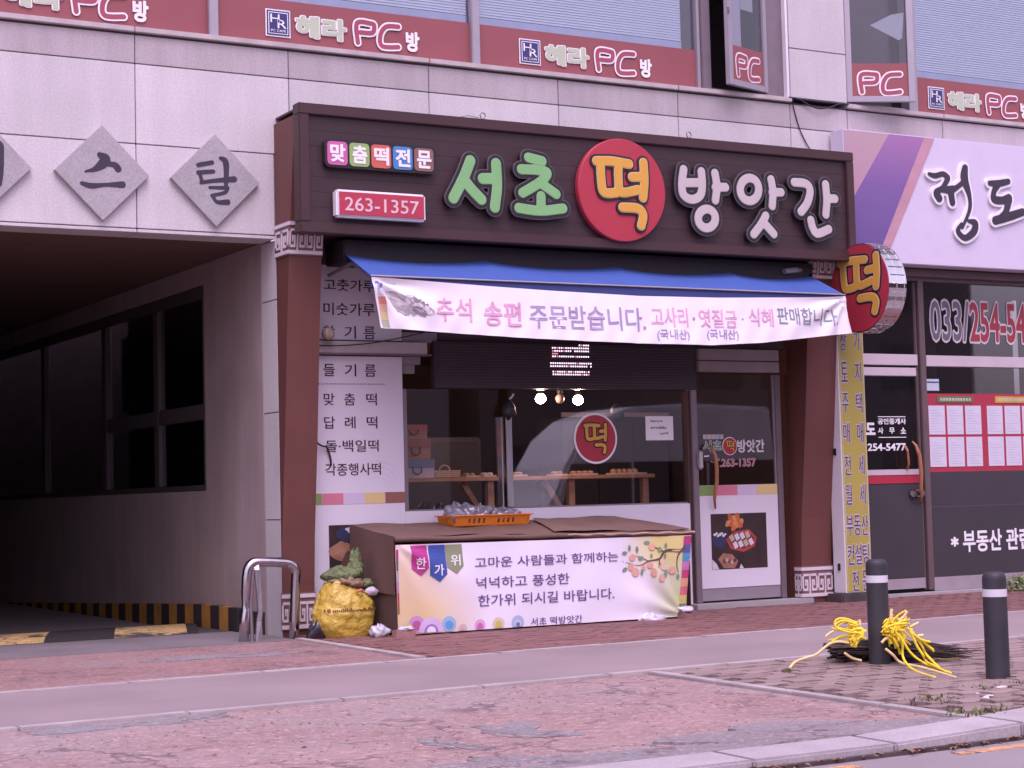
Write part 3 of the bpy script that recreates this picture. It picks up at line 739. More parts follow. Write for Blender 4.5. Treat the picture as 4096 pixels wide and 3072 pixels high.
def pillar(x0, x1, label, zt=4.672):
    p = thing('pillar', label, 'pillar', (x0, 0, 0), 'brown shop pillars')
    m_ = MB(); zs = [q[0] for q in PROF if .35 < q[0] < zt]; zs = [-.02]+zs+[zt]
    V = []; 
    for z in zs:
        y = py(max(z, 0)); V += [(x0, .3 if x0 > 9 else .0, z), (x0, y, z), (x1, y, z), (x1, .14, z)]
    F_ = []
    for i in range(len(zs)-1):
        for k in range(4): F_.append((4*i+k, 4*i+(k+1) % 4, 4*i+4+(k+1) % 4, 4*i+4+k))
    F_ += [(3, 2, 1, 0), tuple(4*(len(zs)-1)+k for k in range(4))]
    m_.add(V, F_); m_.build('shaft', BROWN, p)
    for za, zb in ((.062, .375), (3.44, 3.725)):
        pl = MB()
        xe = .012
        pl.hexa([(x0-xe, py(za)-xe, za-.012), (x1+xe*.5, py(za)-xe, za-.012), (x1+xe*.5, .1, za-.012), (x0-xe, .12 if x0 > 9 else -.003, za-.012),
                 (x0-xe, py(zb)-xe, zb+.012), (x1+xe*.5, py(zb)-xe, zb+.012), (x1+xe*.5, .1, zb+.012), (x0-xe, .12 if x0 > 9 else -.003, zb+.012)])
        band = pl.build('fret_band', FRETB, p)
        w_ = MB()
        fret(w_, x0-xe, x1, za, zb, lambda s, z, e: (s, py(za)+(py(zb)-py(za))*(z-za)/(zb-za)-xe-e, z), .2)
        ye = -.30 if za > 1 else -.0
        if za > 1 or x0 > 9:
            ya, yb = (-.305, -.005) if za > 1 else (.0, .11)
            def side(s, z, e): 
                f_ = (s-ya)/(yb-ya); yy = py(z)-xe+(f_)*(yb-py(z)); return (x0-xe-e, yy, z)
            fret(w_, ya, yb, za, zb, side, .2)
        w_.build('fret_pattern', FRETW, band)
    return p
pillar(6.347, 6.665, 'brown shop pillar with white fret bands next to the garage passage')
pillar(12.285, 12.69, 'brown shop pillar with white fret bands between the glass door and the yellow sign')

# ---------------------------------------------------------------- the long signboard
sg = thing('shop_signboard', 'long dark brown wooden signboard with green, red and cream 서초 떡 방앗간 letters', 'sign', (9.5, -.6, 3.6))
SX0, SX1, SZ0, SZ1 = 6.325, 12.672, 3.59, 4.755
for i in range(7):
    za = SZ0+.1+(SZ1-SZ0-.2)/7*i; zb = za+(SZ1-SZ0-.2)/7
    B(SX0+.1, SX1-.1, -.592-.0006*(i % 2), -.50, za+.0009, zb-.0009).build('plank', SIGNB, sg)
B(SX0+.02, SX1-.02, -.50, -.47, SZ0+.02, SZ1-.02).build('backing', SIGNF, sg)
f = MB(); f.box(SX0, SX1, -.632, -.495, SZ1-.1, SZ1); f.box(SX0, SX1, -.632, -.495, SZ0, SZ0+.1); f.box(SX0, SX0+.1, -.632, -.495, SZ0+.1, SZ1-.1); f.box(SX1-.1, SX1, -.632, -.495, SZ0+.1, SZ1-.1)
f.build('sign_frame', SIGNF, sg, bevel=.008)
br = MB()
for x in (6.9, 9.5, 12.1): br.box(x-.02, x+.02, -.47, .0, 4.3, 4.34)
br.build('bracket', SIGNF, sg)
bxg = MB(); bxg.box(SX0+.04, SX1-.04, -.47, -.002, SZ0+.03, SZ0+.05); bxg.box(SX0+.04, SX1-.04, -.47, -.002, SZ1-.04, SZ1-.02); bxg.build('boxing', SIGNF, sg)
TRIM = mat('letter_trim_grey', (.13, .115, .12), .4)
GREENL['c'] = (.19, .45, .17); WHITEL['c'] = (.52, .45, .45)
def chan_letter(key, face, y=-.66):
    grey, dark, rim, fa = strokes_layers('letter', STROKES[key], [.043, .036, .006, .001], .008, .012)
    bk_ = strokes_layers('letter', STROKES[key], [.036], .008, .07)[0]
    l = obj('letter', place_xz(bk_, y+.034), DARKL, sg)
    obj('letter_trim', place_xz(grey, y-.000), TRIM, l); obj('letter_plate', place_xz(dark, y-.003), DARKL, l)
    obj('letter_rim', place_xz(rim, y-.006), mat('rim_'+face.name, tuple(.5*c+.22 for c in face['c']), .4), l)
    obj('letter_face', place_xz(fa, y-.009), face, l)
for k, mt in (('seo', GREENL), ('cho', GREENL), ('bang', WHITEL), ('at', WHITEL), ('gan', WHITEL)): chan_letter(k, mt)
rd = MB().lathe((9.712, -.60, 4.165), [(.500, 0), (.508, -.01), (.508, -.06), (.500, -.07)], 64, 'y').build('red_disc', REDD, sg)
bk_, fa = strokes_layers('letter', STROKES['tteok'], [.028, .0], .008, .018)
rim = strokes_layers('letter', STROKES['tteok'], [.008], .008, .018)[0]
l = obj('letter', place_xz(bk_, -.676), DARKL, sg); obj('letter_rim', place_xz(rim, -.682), mat('pale_orange_rim', (.62, .45, .27), .4), l); obj('letter_face', place_xz(fa, -.686), ORANGE, l)
# five little word tiles and the phone plate
def rrect(x0, x1, z0, z1, r):
    return [(cx+r*math.cos(a), cz+r*math.sin(a)) for cx, cz, a0 in ((x1-r, z0+r, -math.pi/2), (x1-r, z1-r, 0), (x0+r, z1-r, math.pi/2), (x0+r, z0+r, math.pi)) for a in (a0, a0+.39, a0+.79, a0+1.18, a0+1.57)]
tl = MB().prism(rrect(6.560, 7.676, 4.186, 4.442, .05), -.656, -.60).build('tile_strip', DARKL, sg)
TC = [(.58, .13, .34), (.26, .42, .13), (.58, .13, .09), (.06, .22, .50), (.25, .12, .10)]
for i, ch in enumerate('맞춤떡전문'):
    x0 = 6.580+i*.2165
    MB().prism(rrect(x0+.004, x0+.200, 4.208, 4.420, .035), -.664, -.655).build('word_tile', mat('tile_%s' % 'abcde'[i], TC[i], .4, var=.05), tl)
    text(ch, x0+.035, x0+.172, 4.240, 4.392, -.667, WHITEP, tl, bold=.035)
pp = B(6.648, 7.54, -.70, -.60, 3.735, 3.985).build('phone_plate', WHITE, sg, bevel=.018)
B(6.672, 7.518, -.706, -.699, 3.757, 3.963).build('plate_face', REDP, pp, bevel=.003)
text('263-1357', 6.725, 7.462, 3.795, 3.915, -.708, mat('pale_pink_print', (.72, .48, .52), .5), pp, bold=.008)
# loops of wire standing on the top edge
w_ = MB()
def loop_wire(mb, x, z, r, y=-.56): mb.tube([(x+r*math.cos(a), y, z+r*math.sin(a)) for a in np.linspace(-1.4, 4.4, 14)], .006, 5)
loop_wire(w_, 8.232, 4.80, .028); loop_wire(w_, 10.6, 4.80, .028)
w_.tube([(7.98, -.56, 4.765), (8.08, -.56, 4.79), (8.19, -.56, 4.775)], .004, 5)
w_.build('hanging_loop', ALU_DK, sg)

# ---------------------------------------------------------------- blue awning
aw = thing('awning', 'blue folding awning under the brown signboard', 'awning', (9.5, 0, 3.5))
AX0, AX1 = 6.845, 12.215
BLUE = mat('blue_awning_cloth', (.048, .10, .34), .6, var=.08, scale=3, fine=.05, fscale=200, bump=.05, bscale=300)
BLUED = mat('navy_valance', (.03, .045, .17), .6, var=.1)
AWR = [0., .27, .545, .80, 1.]         # where the folding arms hold the cloth up
def awn(u, v):
    x = AX0+(AX1-AX0)*u
    for a_, b_ in zip(AWR, AWR[1:]):
        if u <= b_+1e-9: break
    sg_ = math.sin(math.pi*(u-a_)/(b_-a_))**.8 if a_ < u < b_ else 0.
    y = -.95+.56*v; z = 3.187+.270*v
    return (x, y, z-.050*sg_*v)
m_ = MB(); m_.grid(awn, 96, 20)
m_.grid(lambda u, v: (awn(u, v)[0], awn(u, v)[1]+.003, awn(u, v)[2]-.012), 96, 20)
m_.build('awning_cloth', BLUE, aw, smooth=True, fixn=False)
MB().tube([(AX0, -.955, 3.183), (AX1, -.955, 3.188)], .009, 10).build('front_bar', mat('pale_bar', (.40, .37, .40), .4, metal=.6), aw)
m_ = MB(); m_.grid(lambda u, v: (AX0+(AX1-AX0)*u, -.945-.01*v, 3.178-.10*v), 40, 2); m_.grid(lambda u, v: (AX0+(AX1-AX0)*u, -.938-.01*v, 3.178-.10*v), 40, 2)
m_.build('valance', BLUED, aw)
for x in (6.87, 8.30, 9.77, 11.14, 12.19):
    MB().tube([(x, .0, 3.30), (x+.02, -.49, 3.355), (x, -.94, 3.165)], .018, 8).build('folding_arm', ALU_DK, aw)
B(AX0-.01, AX1+.03, -.42, -.01, 3.375, 3.58).build('cassette', mat('awning_cassette', (.022, .015, .018), .6, var=.1), aw, bevel=.01)
# wall above the shopfront, in the shade behind the awning
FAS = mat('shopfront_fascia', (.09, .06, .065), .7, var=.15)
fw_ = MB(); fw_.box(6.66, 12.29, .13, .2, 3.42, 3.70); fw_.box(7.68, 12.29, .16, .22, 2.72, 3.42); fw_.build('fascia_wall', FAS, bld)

# ---------------------------------------------------------------- banner hanging from the awning
bn = thing('awning_banner', 'faded white cloth banner advertising 추석 송편 hanging below the blue awning', 'banner', (9.5, -.97, 2.7))
TX = [6.84, 7.4, 8.0, 8.67, 9.67, 10.6, 11.6, 12.0, 12.205]; TZ = [3.170, 3.152, 3.130, 3.110, 3.092, 3.105, 3.140, 3.158, 3.172]
BXs = [6.935, 7.4, 8.0, 8.66, 9.6, 10.5, 11.1, 11.6, 12.0, 12.28]; BZs = [2.722, 2.700, 2.672, 2.650, 2.632, 2.632, 2.668, 2.722, 2.765, 2.792]
def bn_y(x, z):
    s_ = (x-6.84)/5.4; t_ = max(0., min(1., (3.15-z)/.5))
    y = -.972-.05*math.sin(math.pi*min(1, max(0, s_)))*t_
    y += .010*math.sin(9*x+3*z)*t_+.006*math.sin(23*x-14*z)*t_
    for cx, cz, a0 in ((6.86, 3.15, 1), (12.2, 3.16, -1)):     # folds fanning from the tied corners
        dx, dz = abs(x-cx), cz-z; r = math.hypot(dx, dz)
        if r < 1.3: y += .030*math.sin(11*math.atan2(dz, dx+.001))*(1-r/1.3)**1.5*min(1, r*6)
    return y
def bn_pt(u, v, o=0.):
    xt = 6.845+5.36*u; xb = 6.935+5.345*u
    zt, zb = np.interp(xt, TX, TZ), np.interp(xb, BXs, BZs)
    x = xt+(xb-xt)*v; z = zt+(zb-zt)*v
    return (x, bn_y(x, z)+o, z)
CLOTH = mat('white_banner_cloth', (.80, .75, .80), .7, var=.04, scale=2, bump=.04, bscale=250)
m_ = MB(); m_.grid(lambda u, v: bn_pt(u, v), 150, 20); m_.grid(lambda u, v: bn_pt(u, v, .003), 150, 20)
cl = m_.build('banner_cloth', CLOTH, bn, smooth=True, fixn=False)
PK = mat('faded_pink_print', (.70, .36, .53), .7, var=.22, scale=5, stretch=(1, 1, 3)); PU = mat('faded_violet_print', (.36, .30, .46), .7, var=.25, scale=5, stretch=(1, 1, 3)); PG = mat('faded_slate_print', (.22, .26, .30), .7, var=.2)
f4 = lambda X, Z: bn_y(X, Z)-.004
for s_, a, b_, c_, d_, mt, bo in (('추석', 7.474, 7.83, 2.795, 3.005, PK, .012), ('송편', 7.955, 8.345, 2.765, 2.985, PK, .02), ('주문받습니다.', 8.433, 9.715, 2.752, 2.972, PU, .012),
                              ('고사리', 9.783, 10.205, 2.800, 2.988, PK, .012), ('·', 10.27, 10.295, 2.875, 2.90, PU, .02), ('엿질금', 10.344, 10.795, 2.808, 2.985, PK, .012), ('·', 10.86, 10.885, 2.89, 2.91, PU, .0),
                              ('식혜', 10.951, 11.255, 2.835, 3.01, PK, .012), ('판매합니다.', 11.308, 12.09, 2.862, 3.035, PG, .008), ('(국내산)', 9.835, 10.21, 2.665, 2.775, PU, .012), ('(국내산)', 10.43, 10.80, 2.680, 2.790, PU, .012)):
    text(s_, a, b_, c_, d_, 0, mt, cl, fn=f4, depth=.001, bold=bo)
# printed picture of songpyeon and the striped selvedge
r_ = random.Random(4)
def blob(cx, cz, rx, rz, mt, fn, parent, name, n=18, rag=.2, rot=0.):
    ph = [r_.uniform(0, 6.28) for _ in range(4)]; P_ = []
    for k in range(n):
        a = 2*math.pi*k/n; q = 1+rag*sum(math.sin((j+2)*a+ph[j])/(j+2) for j in range(4))
        x, z = rx*q*math.cos(a), rz*q*math.sin(a)
        X, Z = cx+x*math.cos(rot)-z*math.sin(rot), cz+x*math.sin(rot)+z*math.cos(rot)
        P_.append((X, Z))
    m_ = MB(); V = [(X, fn(X, Z), Z) for X, Z in P_]+[(cx, fn(cx, cz), cz)]
    m_.add(V, [(k, (k+1) % n, n) for k in range(n)])
    return m_.build(name, mt, parent)
SP = [mat('songpyeon_grey_a', (.24, .20, .22), .7, var=.3, scale=14), mat('songpyeon_grey_b', (.42, .38, .40), .7, var=.3, scale=16), mat('songpyeon_pale', (.62, .57, .62), .7, var=.2, scale=12)]
blob(7.20, 2.935, .20, .085, SP[1], lambda X, Z: bn_y(X, Z)-.003, cl, 'printed_rice_cake', 26, .35, -.3)
for i in range(34):
    a = r_.uniform(0, 6.28); q_ = r_.uniform(0, 1)**.6; u, v = .19*q_*math.cos(a), .085*q_*math.sin(a)
    k = 0 if u > .02 and r_.random() < .7 else r_.choice((1, 2, 2))
    blob(7.20+u*.955+v*.29, 2.935-u*.29+v*.955, r_.uniform(.018, .05), r_.uniform(.010, .024), SP[k], lambda X, Z, i=i: bn_y(X, Z)-.0032-.00008*i, cl, 'printed_rice_cake', 12, .5, r_.uniform(-1, .3))
STR = [('sel_a', (.30, .33, .55)), ('sel_b', (.55, .52, .60)), ('sel_c', (.55, .20, .16)), ('sel_d', (.62, .36, .24)), ('sel_e', (.56, .46, .24)), ('sel_f', (.36, .38, .26))]
for i, (n_, c_) in enumerate(STR):
    va, vb = .08+i*.15, .08+i*.15+.148
    m_ = MB(); m_.grid(lambda u, v: bn_pt(.004+.0125*u, va+(vb-va)*v, -.003), 3, 3); m_.build('selvedge_stripe', mat(n_, c_, .7), cl)

# ---------------------------------------------------------------- white menu boards left of the window
LIL = mat('printed_white_panel', (.66, .61, .68), .5, var=.03, scale=1)
TX_ = mat('plum_black_print', (.045, .022, .04), .6, var=.05)
def ring_print(cx, cz, r0, r1, y, mt, parent, a0=0, a1=6.283):
    m_ = MB(); n = 30
    m_.add([((cx+r*math.cos(a0+(a1-a0)*k/n)), y, cz+r*math.sin(a0+(a1-a0)*k/n)) for k in range(n+1) for r in (r0, r1)], [(2*k, 2*k+1, 2*k+3, 2*k+2) for k in range(n)])
    return m_.build('watermark_ring', mt, parent)
FAINT = mat('faint_ring_print', (.63, .565, .64), .5)
mu = thing('menu_board', 'upper white menu board reading 고춧가루 and 미숫가루 in the shade of the awning', 'menu board', (7.2, .15, 2.7))
B(6.60, 7.672, .128, .15, 2.715, 3.415).build('board', LIL, mu, bevel=.002)
for s_, a, b_, c_, d_ in (('고춧가루', 6.872, 7.40, 3.175, 3.285), ('미숫가루', 6.865, 7.392, 2.945, 3.062)): text(s_, a, b_, c_, d_, .126, TX_, mu, bold=.006)
for ch, x in (('참', 6.858), ('기', 7.075), ('름', 7.275)): text(ch, x, x+.115, 2.728, 2.845, .126, TX_, mu, bold=.006)
ml = thing('menu_board', 'lower white menu board listing 들기름, 맞춤떡 and 각종행사떡', 'menu board', (7.2, .15, 0))
B(6.60, 7.668, .128, .15, .02, 2.562).build('board', LIL, ml, bevel=.002)
for ch, x in (('들', 6.853), ('기', 7.07), ('름', 7.275)): text(ch, x, x+.115, 2.372, 2.485, .126, TX_, ml, bold=.006)
for row, z0 in (('맞춤떡', 2.10), ('답례떡', 1.882)):
    for ch, x in zip(row, (6.85, 7.06, 7.285)): text(ch, x, x+.108, z0, z0+.112, .126, TX_, ml, bold=.006)
text('돌·백일떡', 6.857, 7.402, 1.664, 1.774, .126, TX_, ml, bold=.006)
text('각종행사떡', 6.853, 7.42, 1.443, 1.556, .126, TX_, ml, bold=.006)
m_ = MB()
for i in range(26): m_.box(6.80+i*.0265, 6.815+i*.0265, .1255, .127, 2.293, 2.306)
m_.build('dotted_line', mat('dot_print', (.34, .24, .32), .6), ml)
for i, (a, b_, n_, c_) in enumerate(((6.73, 6.812, 'band_green', (.22, .33, .10)), (6.815, 7.028, 'band_pink', (.62, .19, .26)), (7.031, 7.247, 'band_lilac', (.58, .48, .62)), (7.25, 7.458, 'band_yellow', (.66, .50, .22)), (7.462, 7.668, 'band_brown', (.27, .11, .08)))):
    B(a, b_, .1255, .1275, 1.176, 1.280).build('colour_band', mat(n_, c_, .5, var=.03), ml)
for r in (.12, .17, .22, .27): ring_print(7.38, 1.30, r, r+.006, .1262, FAINT, ml, .1, 3.0)
# food photograph printed low on the board
def photo(x0, x1, z0, z1, y, parent):
    ph = B(x0, x1, y, y+.002, z0, z1).build('food_photo', mat('photo_dark', (.045, .025, .025), .4, var=.3, scale=6), parent)
    return ph
ph = photo(6.875, 7.55, .50, .985, .126, ml)
C = lambda n, c, **k: mat(n, c, .45, **k)
fx = lambda y: (lambda X, Z: y)
blob(7.06, .90, .10, .075, C('photo_navy', (.035, .04, .10), var=.2), fx(.1252), ph, 'printed_shape'); blob(7.10, .935, .055, .03, C('photo_white', (.6, .58, .62)), fx(.1247), ph, 'printed_shape', rag=.4)
blob(7.0, .74, .11, .10, C('photo_tan', (.36, .17, .11), var=.3, scale=12), fx(.1252), ph, 'printed_shape'); blob(7.12, .66, .12, .09, C('photo_dkbrown', (.11, .05, .045), var=.2), fx(.1247), ph, 'printed_shape')

# pale casings of the rolled-up shutter, in steps
def casing(x0, x1, z0, z1, y0, y1, lbl, mt):
    return tag(B(x0, x1, y0, y1, z0, z1).build('shutter_casing', mt, bevel=.004), lbl, 'casing')
SHW = mat('shutter_casing_grey', (.46, .41, .42), .5, var=.08)
sc_l = thing('shutter_casing', 'pale stepped metal casing between the two white menu boards', 'casing', (7.3, .1, 2.6))
B(6.60, 7.918, .08, .16, 2.588, 2.700).build('casing_box', SHW, sc_l, bevel=.004); B(6.60, 7.96, .075, .16, 2.572, 2.586).build('casing_lip', ALU_DK, sc_l)
B(7.675, 7.885, .17, .24, 2.495, 2.57).build('casing_step', mat('shutter_grey_dim', (.26, .24, .26), .5), sc_l); B(7.675, 7.83, .19, .24, 2.41, 2.493).build('casing_step', MATS['shutter_grey_dim'], sc_l)
B(7.675, 8.05, .13, .16, 2.705, 2.80).build('casing_step', MATS['shutter_grey_dim'], sc_l)
sc_r = thing('shutter_casing', 'grey metal casing in two rows above the glass door', 'casing', (11.6, .1, 2.5))
for za, zb in ((2.46, 2.572), (2.582, 2.70)): B(11.075, 12.13, .06, .16, za, zb).build('casing_box', mat('shutter_grey_mid', (.30, .26, .27), .45, var=.06), sc_r, bevel=.006)

# ---------------------------------------------------------------- shop window
sw = thing('shop_window', 'wide shop window with dark steel post and white sill panel behind the display table', 'window', (9.3, .15, 1.0))
B(7.668, 10.955, .125, .16, .02, 1.092).build('sill_panel', LIL, sw, bevel=.002)
for r in (.06, .10, .14): ring_print(10.55, .925, r, r+.006, .1235, FAINT, sw, 0.2, 2.6)
f = MB(); f.box(7.668, 7.72, .15, .2, 1.092, 2.26); f.box(7.72, 10.955, .15, .2, 1.092, 1.108); f.build('window_frame', ALU_DK, sw, bevel=.003)
po = MB().box(8.772, 8.842, .10, .2, 1.108, 2.0).build('post', STEEL, sw, bevel=.006)
B(8.728, 8.742, .12, .2, 1.108, 1.99).build('post', STEEL, sw)
B(10.95, 10.985, .13, .2, .05, 2.26).build('post', mat('dark_bronze', (.10, .055, .05), .4, metal=.4), sw)
PANES = glass('shop_glass', (.90, .87, .89), 2.3)
B(7.72, 8.728, .172, .178, 1.108, 2.26).build('pane', PANES, sw); B(8.842, 10.95, .172, .178, 1.108, 2.26).build('pane', PANES, sw)
st = thing('window_sticker', 'round red 떡 sticker with white rim on the shop window', 'sticker', (9.848, .16, 1.77))
MB().lathe((9.848, .170, 1.774), [(.258, 0), (.258, -.003)], 40, 'y').build('sticker_rim', WHITEP, st); MB().lathe((9.848, .166, 1.774), [(.236, 0), (.236, -.003)], 40, 'y').build('sticker_field', REDD, st)
def small_tteok(cx, cz, k, y, parent, fn=None, thick=(.026, -.002)):
    lb, lf = strokes_layers('letter', STROKES['tteok'], list(thick), .01, .0015)
    ox, oz = 9.68, 4.13
    for me, o, mt in ((lb, .0, DARKL), (lf, -.003, ORANGE)):
        for v in me.vertices:
            x, z, d_ = v.co; X, Z = cx+(x-ox)*k, cz+(z-oz)*k
            v.co = fn(X-cx, Z, y+o-d_) if fn else (X, y+o-d_, Z)
        obj('letter', me, mt, parent)
small_tteok(9.84, 1.77, .45, .160, st)
nt_ = thing('paper_note', 'small white handwritten note taped to the right side of the shop window', 'note', (10.63, .16, 1.75))
B(10.457, 10.80, .164, .167, 1.75, 1.998).build('paper', WHITEP, nt_)
m_ = MB()
for a, b_, z in ((10.52, 10.66, 1.945), (10.52, 10.70, 1.875), (10.63, 10.74, 1.815)):
    x = a
    while x < b_: m_.box(x, x+.014, .1625, .1645, z+r_.uniform(-.012, 0), z+r_.uniform(.008, .02)); x += .022
m_.build('pen_marks', mat('pen_ink', (.14, .10, .16), .6), nt_)
# clip lamp on the post
cl_ = thing('clip_lamp', 'black clip-on lamp head on top of the steel window post', 'lamp', (8.80, .08, 2.0))
MB().lathe((8.80, .08, 1.985), [(.05, 0), (.075, .03), (.06, .10), (.025, .16), (.01, .18)], 14).build('lamp_head', DARKL, cl_, smooth=True)
MB().tube([(8.80, .08, 2.15), (8.83, .06, 2.19), (8.84, .05, 2.215)], .012, 8).build('lamp_stalk', STEEL, cl_)
MB().tube([(8.80, .08, 1.99), (8.80, .10, 1.97)], .02, 8).build('clip', DARKL, cl_)
cl2 = thing('clip_lamp', 'black clip-on lamp hanging inside the window left of the white note', 'lamp', (10.1, .3, 2.0))
MB().lathe((10.20, .30, 1.95), [(.03, 0), (.075, .04), (.07, .13), (.03, .18)], 14).build('lamp_head', DARKL, cl2, smooth=True)
MB().tube([(10.13, .28, 1.99), (10.06, .27, 1.97), (10.0, .26, 2.0)], .012, 8).build('lamp_stalk', STEEL, cl2)

# ---------------------------------------------------------------- LED dot display above the window
ld = thing('led_display', 'black dot matrix display with lit white rows above the shop window', 'display', (9.5, .1, 2.3))
B(7.99, 11.06, .09, .16, 2.268, 2.72).build('display_panel', mat('led_panel', (.045, .028, .036), .45, var=.08), ld, bevel=.004)
m_ = MB()
for i in range(150):
    for j in range(15): m_.box(8.06+i*.02, 8.069+i*.02, .0868, .0902, 2.285+j*.028, 2.294+j*.028)
tag(m_.build('led_dot_grid', mat('led_off', (.11, .085, .10), .4), ld), kind='stuff')
LED = mat('led_lit', (.9, .85, .85), .4, emit=(1, .88, .9, 1.1)); LEDR = mat('led_lit_red', (.8, .3, .35), .4, emit=(1, .35, .45, .6))
m_, m2 = MB(), MB()
rows = [(2.405, 9.315, 9.735), (2.432, 9.315, 9.735), (2.487, 9.29, 9.765), (2.517, 9.29, 9.765), (2.585, 9.315, 9.735), (2.64, 9.315, 9.735), (2.67, 9.315, 9.735), (2.70, 9.63, 9.735)]
for z, a, b_ in rows:
    x = a
    while x <= b_:
        if r_.random() > .04: (m_ if r_.random() > .1 else m2).box(x, x+.012, .083, .0868, z, z+.014)
        x += .026
for x in (9.315, 9.339, 9.363): m2.box(x, x+.014, .083, .0868, 2.612, 2.626)
m_.build('lit_rows', LED, ld); m2.build('lit_rows', LEDR, ld)

# ---------------------------------------------------------------- glass door
dr = thing('glass_door', 'aluminium framed glass shop door with printed white lower panel and food photo', 'door', (11.6, .15, 0))
f = MB(); f.box(10.99, 11.065, .10, .2, .055, 2.44); f.box(12.105, 12.18, .12, .2, .055, 2.44); f.build('door_frame', ALU_DK, dr, bevel=.006)
lf = MB(); lf.box(11.067, 12.103, .135, .165, .07, .195); lf.box(11.067, 11.085, .135, .165, .195, 2.44); lf.box(12.09, 12.103, .135, .165, .195, 2.44); lf.build('door_leaf', ALU, dr, bevel=.003)
B(11.085, 12.09, .148, .154, .195, 2.44).build('pane', PANES, dr)
pn = B(11.072, 12.098, .128, .134, .20, 1.272).build('printed_panel', LIL, dr)
for a, b_, n_ in ((11.074, 11.294, 'band_green'), (11.297, 11.568, 'band_pink'), (11.571, 11.822, 'band_lilac'), (11.825, 12.096, 'band_yellow')):
    B(a, b_, .125, .1275, 1.165, 1.27).build('colour_band', MATS[n_], pn)
ph = B(11.212, 11.934, .1255, .1275, .392, .972).build('food_photo', MATS['photo_dark'], pn)
OR_ = C('photo_orange', (.52, .13, .035), var=.3, scale=14); RDc = C('photo_red', (.42, .06, .05), var=.2); WHc = MATS['photo_white']
def flat_poly(P_, mt, y): return MB().add([(x, y, z) for x, z in P_], [tuple(range(len(P_)))]).build('printed_shape', mt, ph)
OR2 = C('photo_orange_pale', (.60, .24, .10), var=.2); CRM = C('photo_cream', (.5, .36, .27)); DKR = C('photo_dkred', (.16, .04, .03))
for i in range(11):
    a = i*.57; blob(11.515+.085*math.cos(a)*(.5 if i % 2 else 1), .885+.062*math.sin(a)*(.5 if i % 2 else 1), .042, .030, OR_ if i % 3 else OR2, fx(.1252-.0001*i), ph, 'printed_shape', 10, .3, a)
flat_poly([(11.40, .70), (11.46, .60), (11.62, .565), (11.77, .62), (11.80, .71), (11.70, .80), (11.50, .78)], RDc, .1240)
flat_poly([(11.43, .70), (11.48, .625), (11.62, .595), (11.745, .635), (11.77, .71), (11.69, .775), (11.51, .755)], DKR, .1237)
for i in range(4):
    for j in range(2):
        cx, cz = 11.475+i*.068+j*.045, .715+i*.010-j*.075; c_, s_ = math.cos(.5), math.sin(.5)
        flat_poly([(cx+u*c_-v*s_, cz+u*s_+v*c_) for u, v in ((-.026, -.034), (.026, -.034), (.026, .034), (-.026, .034))], WHc if (i+j) % 3 else CRM, .1234-.0001*(i+j))
flat_poly([(11.225, .72), (11.25, .63), (11.34, .61), (11.40, .67), (11.40, .73), (11.30, .76)], MATS['photo_navy'], .1240)
for i in range(7): blob(11.255+.022*i, .755+.014*math.sin(i*2.1), .018, .014, WHc, fx(.1236-.0001*i), ph, 'printed_shape', 8, .3)
flat_poly([(11.29, .50), (11.36, .405), (11.50, .40), (11.55, .47), (11.47, .545), (11.36, .56)], MATS['photo_tan'], .1240)
for i in range(5): blob(11.37+.033*i, .475+.012*math.sin(i*1.7), .022, .022, CRM if i % 2 else MATS['photo_dkbrown'], fx(.1236-.0001*i), ph, 'printed_shape', 9, .3)
flat_poly([(11.214, .394), (11.30, .394), (11.27, .45), (11.214, .50)], WHc, .1243)
flat_poly([(11.56, .394), (11.62, .394), (11.585, .44)], WHc, .1243)
# stickers and lettering on the door glass
MB().lathe((11.501, .146, 1.681), [(.096, 0), (.096, -.003)], 30, 'y').build('round_sticker', WHITEP, dr); MB().lathe((11.501, .1425, 1.681), [(.088, 0), (.088, -.003)], 30, 'y').build('round_sticker', REDD, dr)
small_tteok(11.50, 1.68, .165, .138, dr)
text('서초', 11.165, 11.395, 1.63, 1.74, .145, mat('door_green', (.16, .26, .14), .5), dr, bold=.02, outline=.03, omat=WHITEP)
text('방앗간', 11.605, 11.955, 1.615, 1.745, .145, mat('door_white', (.66, .62, .62), .5), dr, bold=.03)
text('T.263-1357', 11.296, 11.835, 1.465, 1.545, .145, mat('door_pink', (.46, .17, .20), .5), dr, bold=.02, outline=.02, omat=MATS['door_white'])
for i in range(5): B(11.158+i*.054, 11.208+i*.054, .143, .1455, 1.755, 1.805).build('tiny_tile', mat('tile_pale_%s' % 'abcde'[i], tuple(.35*c+.32 for c in TC[i]), .5), dr)
WOODH = mat('varnished_wood', (.34, .13, .06), .4, var=.25, scale=12, stretch=(6, 6, 1), coat=.3)
MB().tube([(11.195, .10, 1.70), (11.20, .05, 1.655), (11.228, .03, 1.58), (11.24, .03, 1.45), (11.235, .03, 1.30), (11.215, .04, 1.20), (11.222, .06, 1.12), (11.25, .09, 1.03)], [.008, .016, .022, .022, .022, .018, .016, .010], 8).build('door_handle', WOODH, dr, smooth=True)
MB().tube([(11.24, .03, 1.50), (11.24, .13, 1.52)], .008, 6).build('handle_stud', STEEL, dr)
B(11.04, 11.11, .07, .1, 1.44, 1.64).build('door_lock', mat('grey_lock', (.42, .40, .43), .4), dr, bevel=.015)
MB().tube([(11.11, .075, 1.57), (11.17, .07, 1.575)], .012, 8).build('latch', STEEL, dr)
MB().tube([(11.80, .20, 1.72), (11.83, .18, 1.66), (11.85, .18, 1.60), (11.90, .18, 1.50)], [.03, .02, .012, .01], 8).build('inner_handle', DARKL, dr)
tag(MB().box(10.90, 12.42, -.03, .135, -.03, .052).build('door_step', CONC, bevel=.008), 'worn low stone step in front of the glass door', 'step')

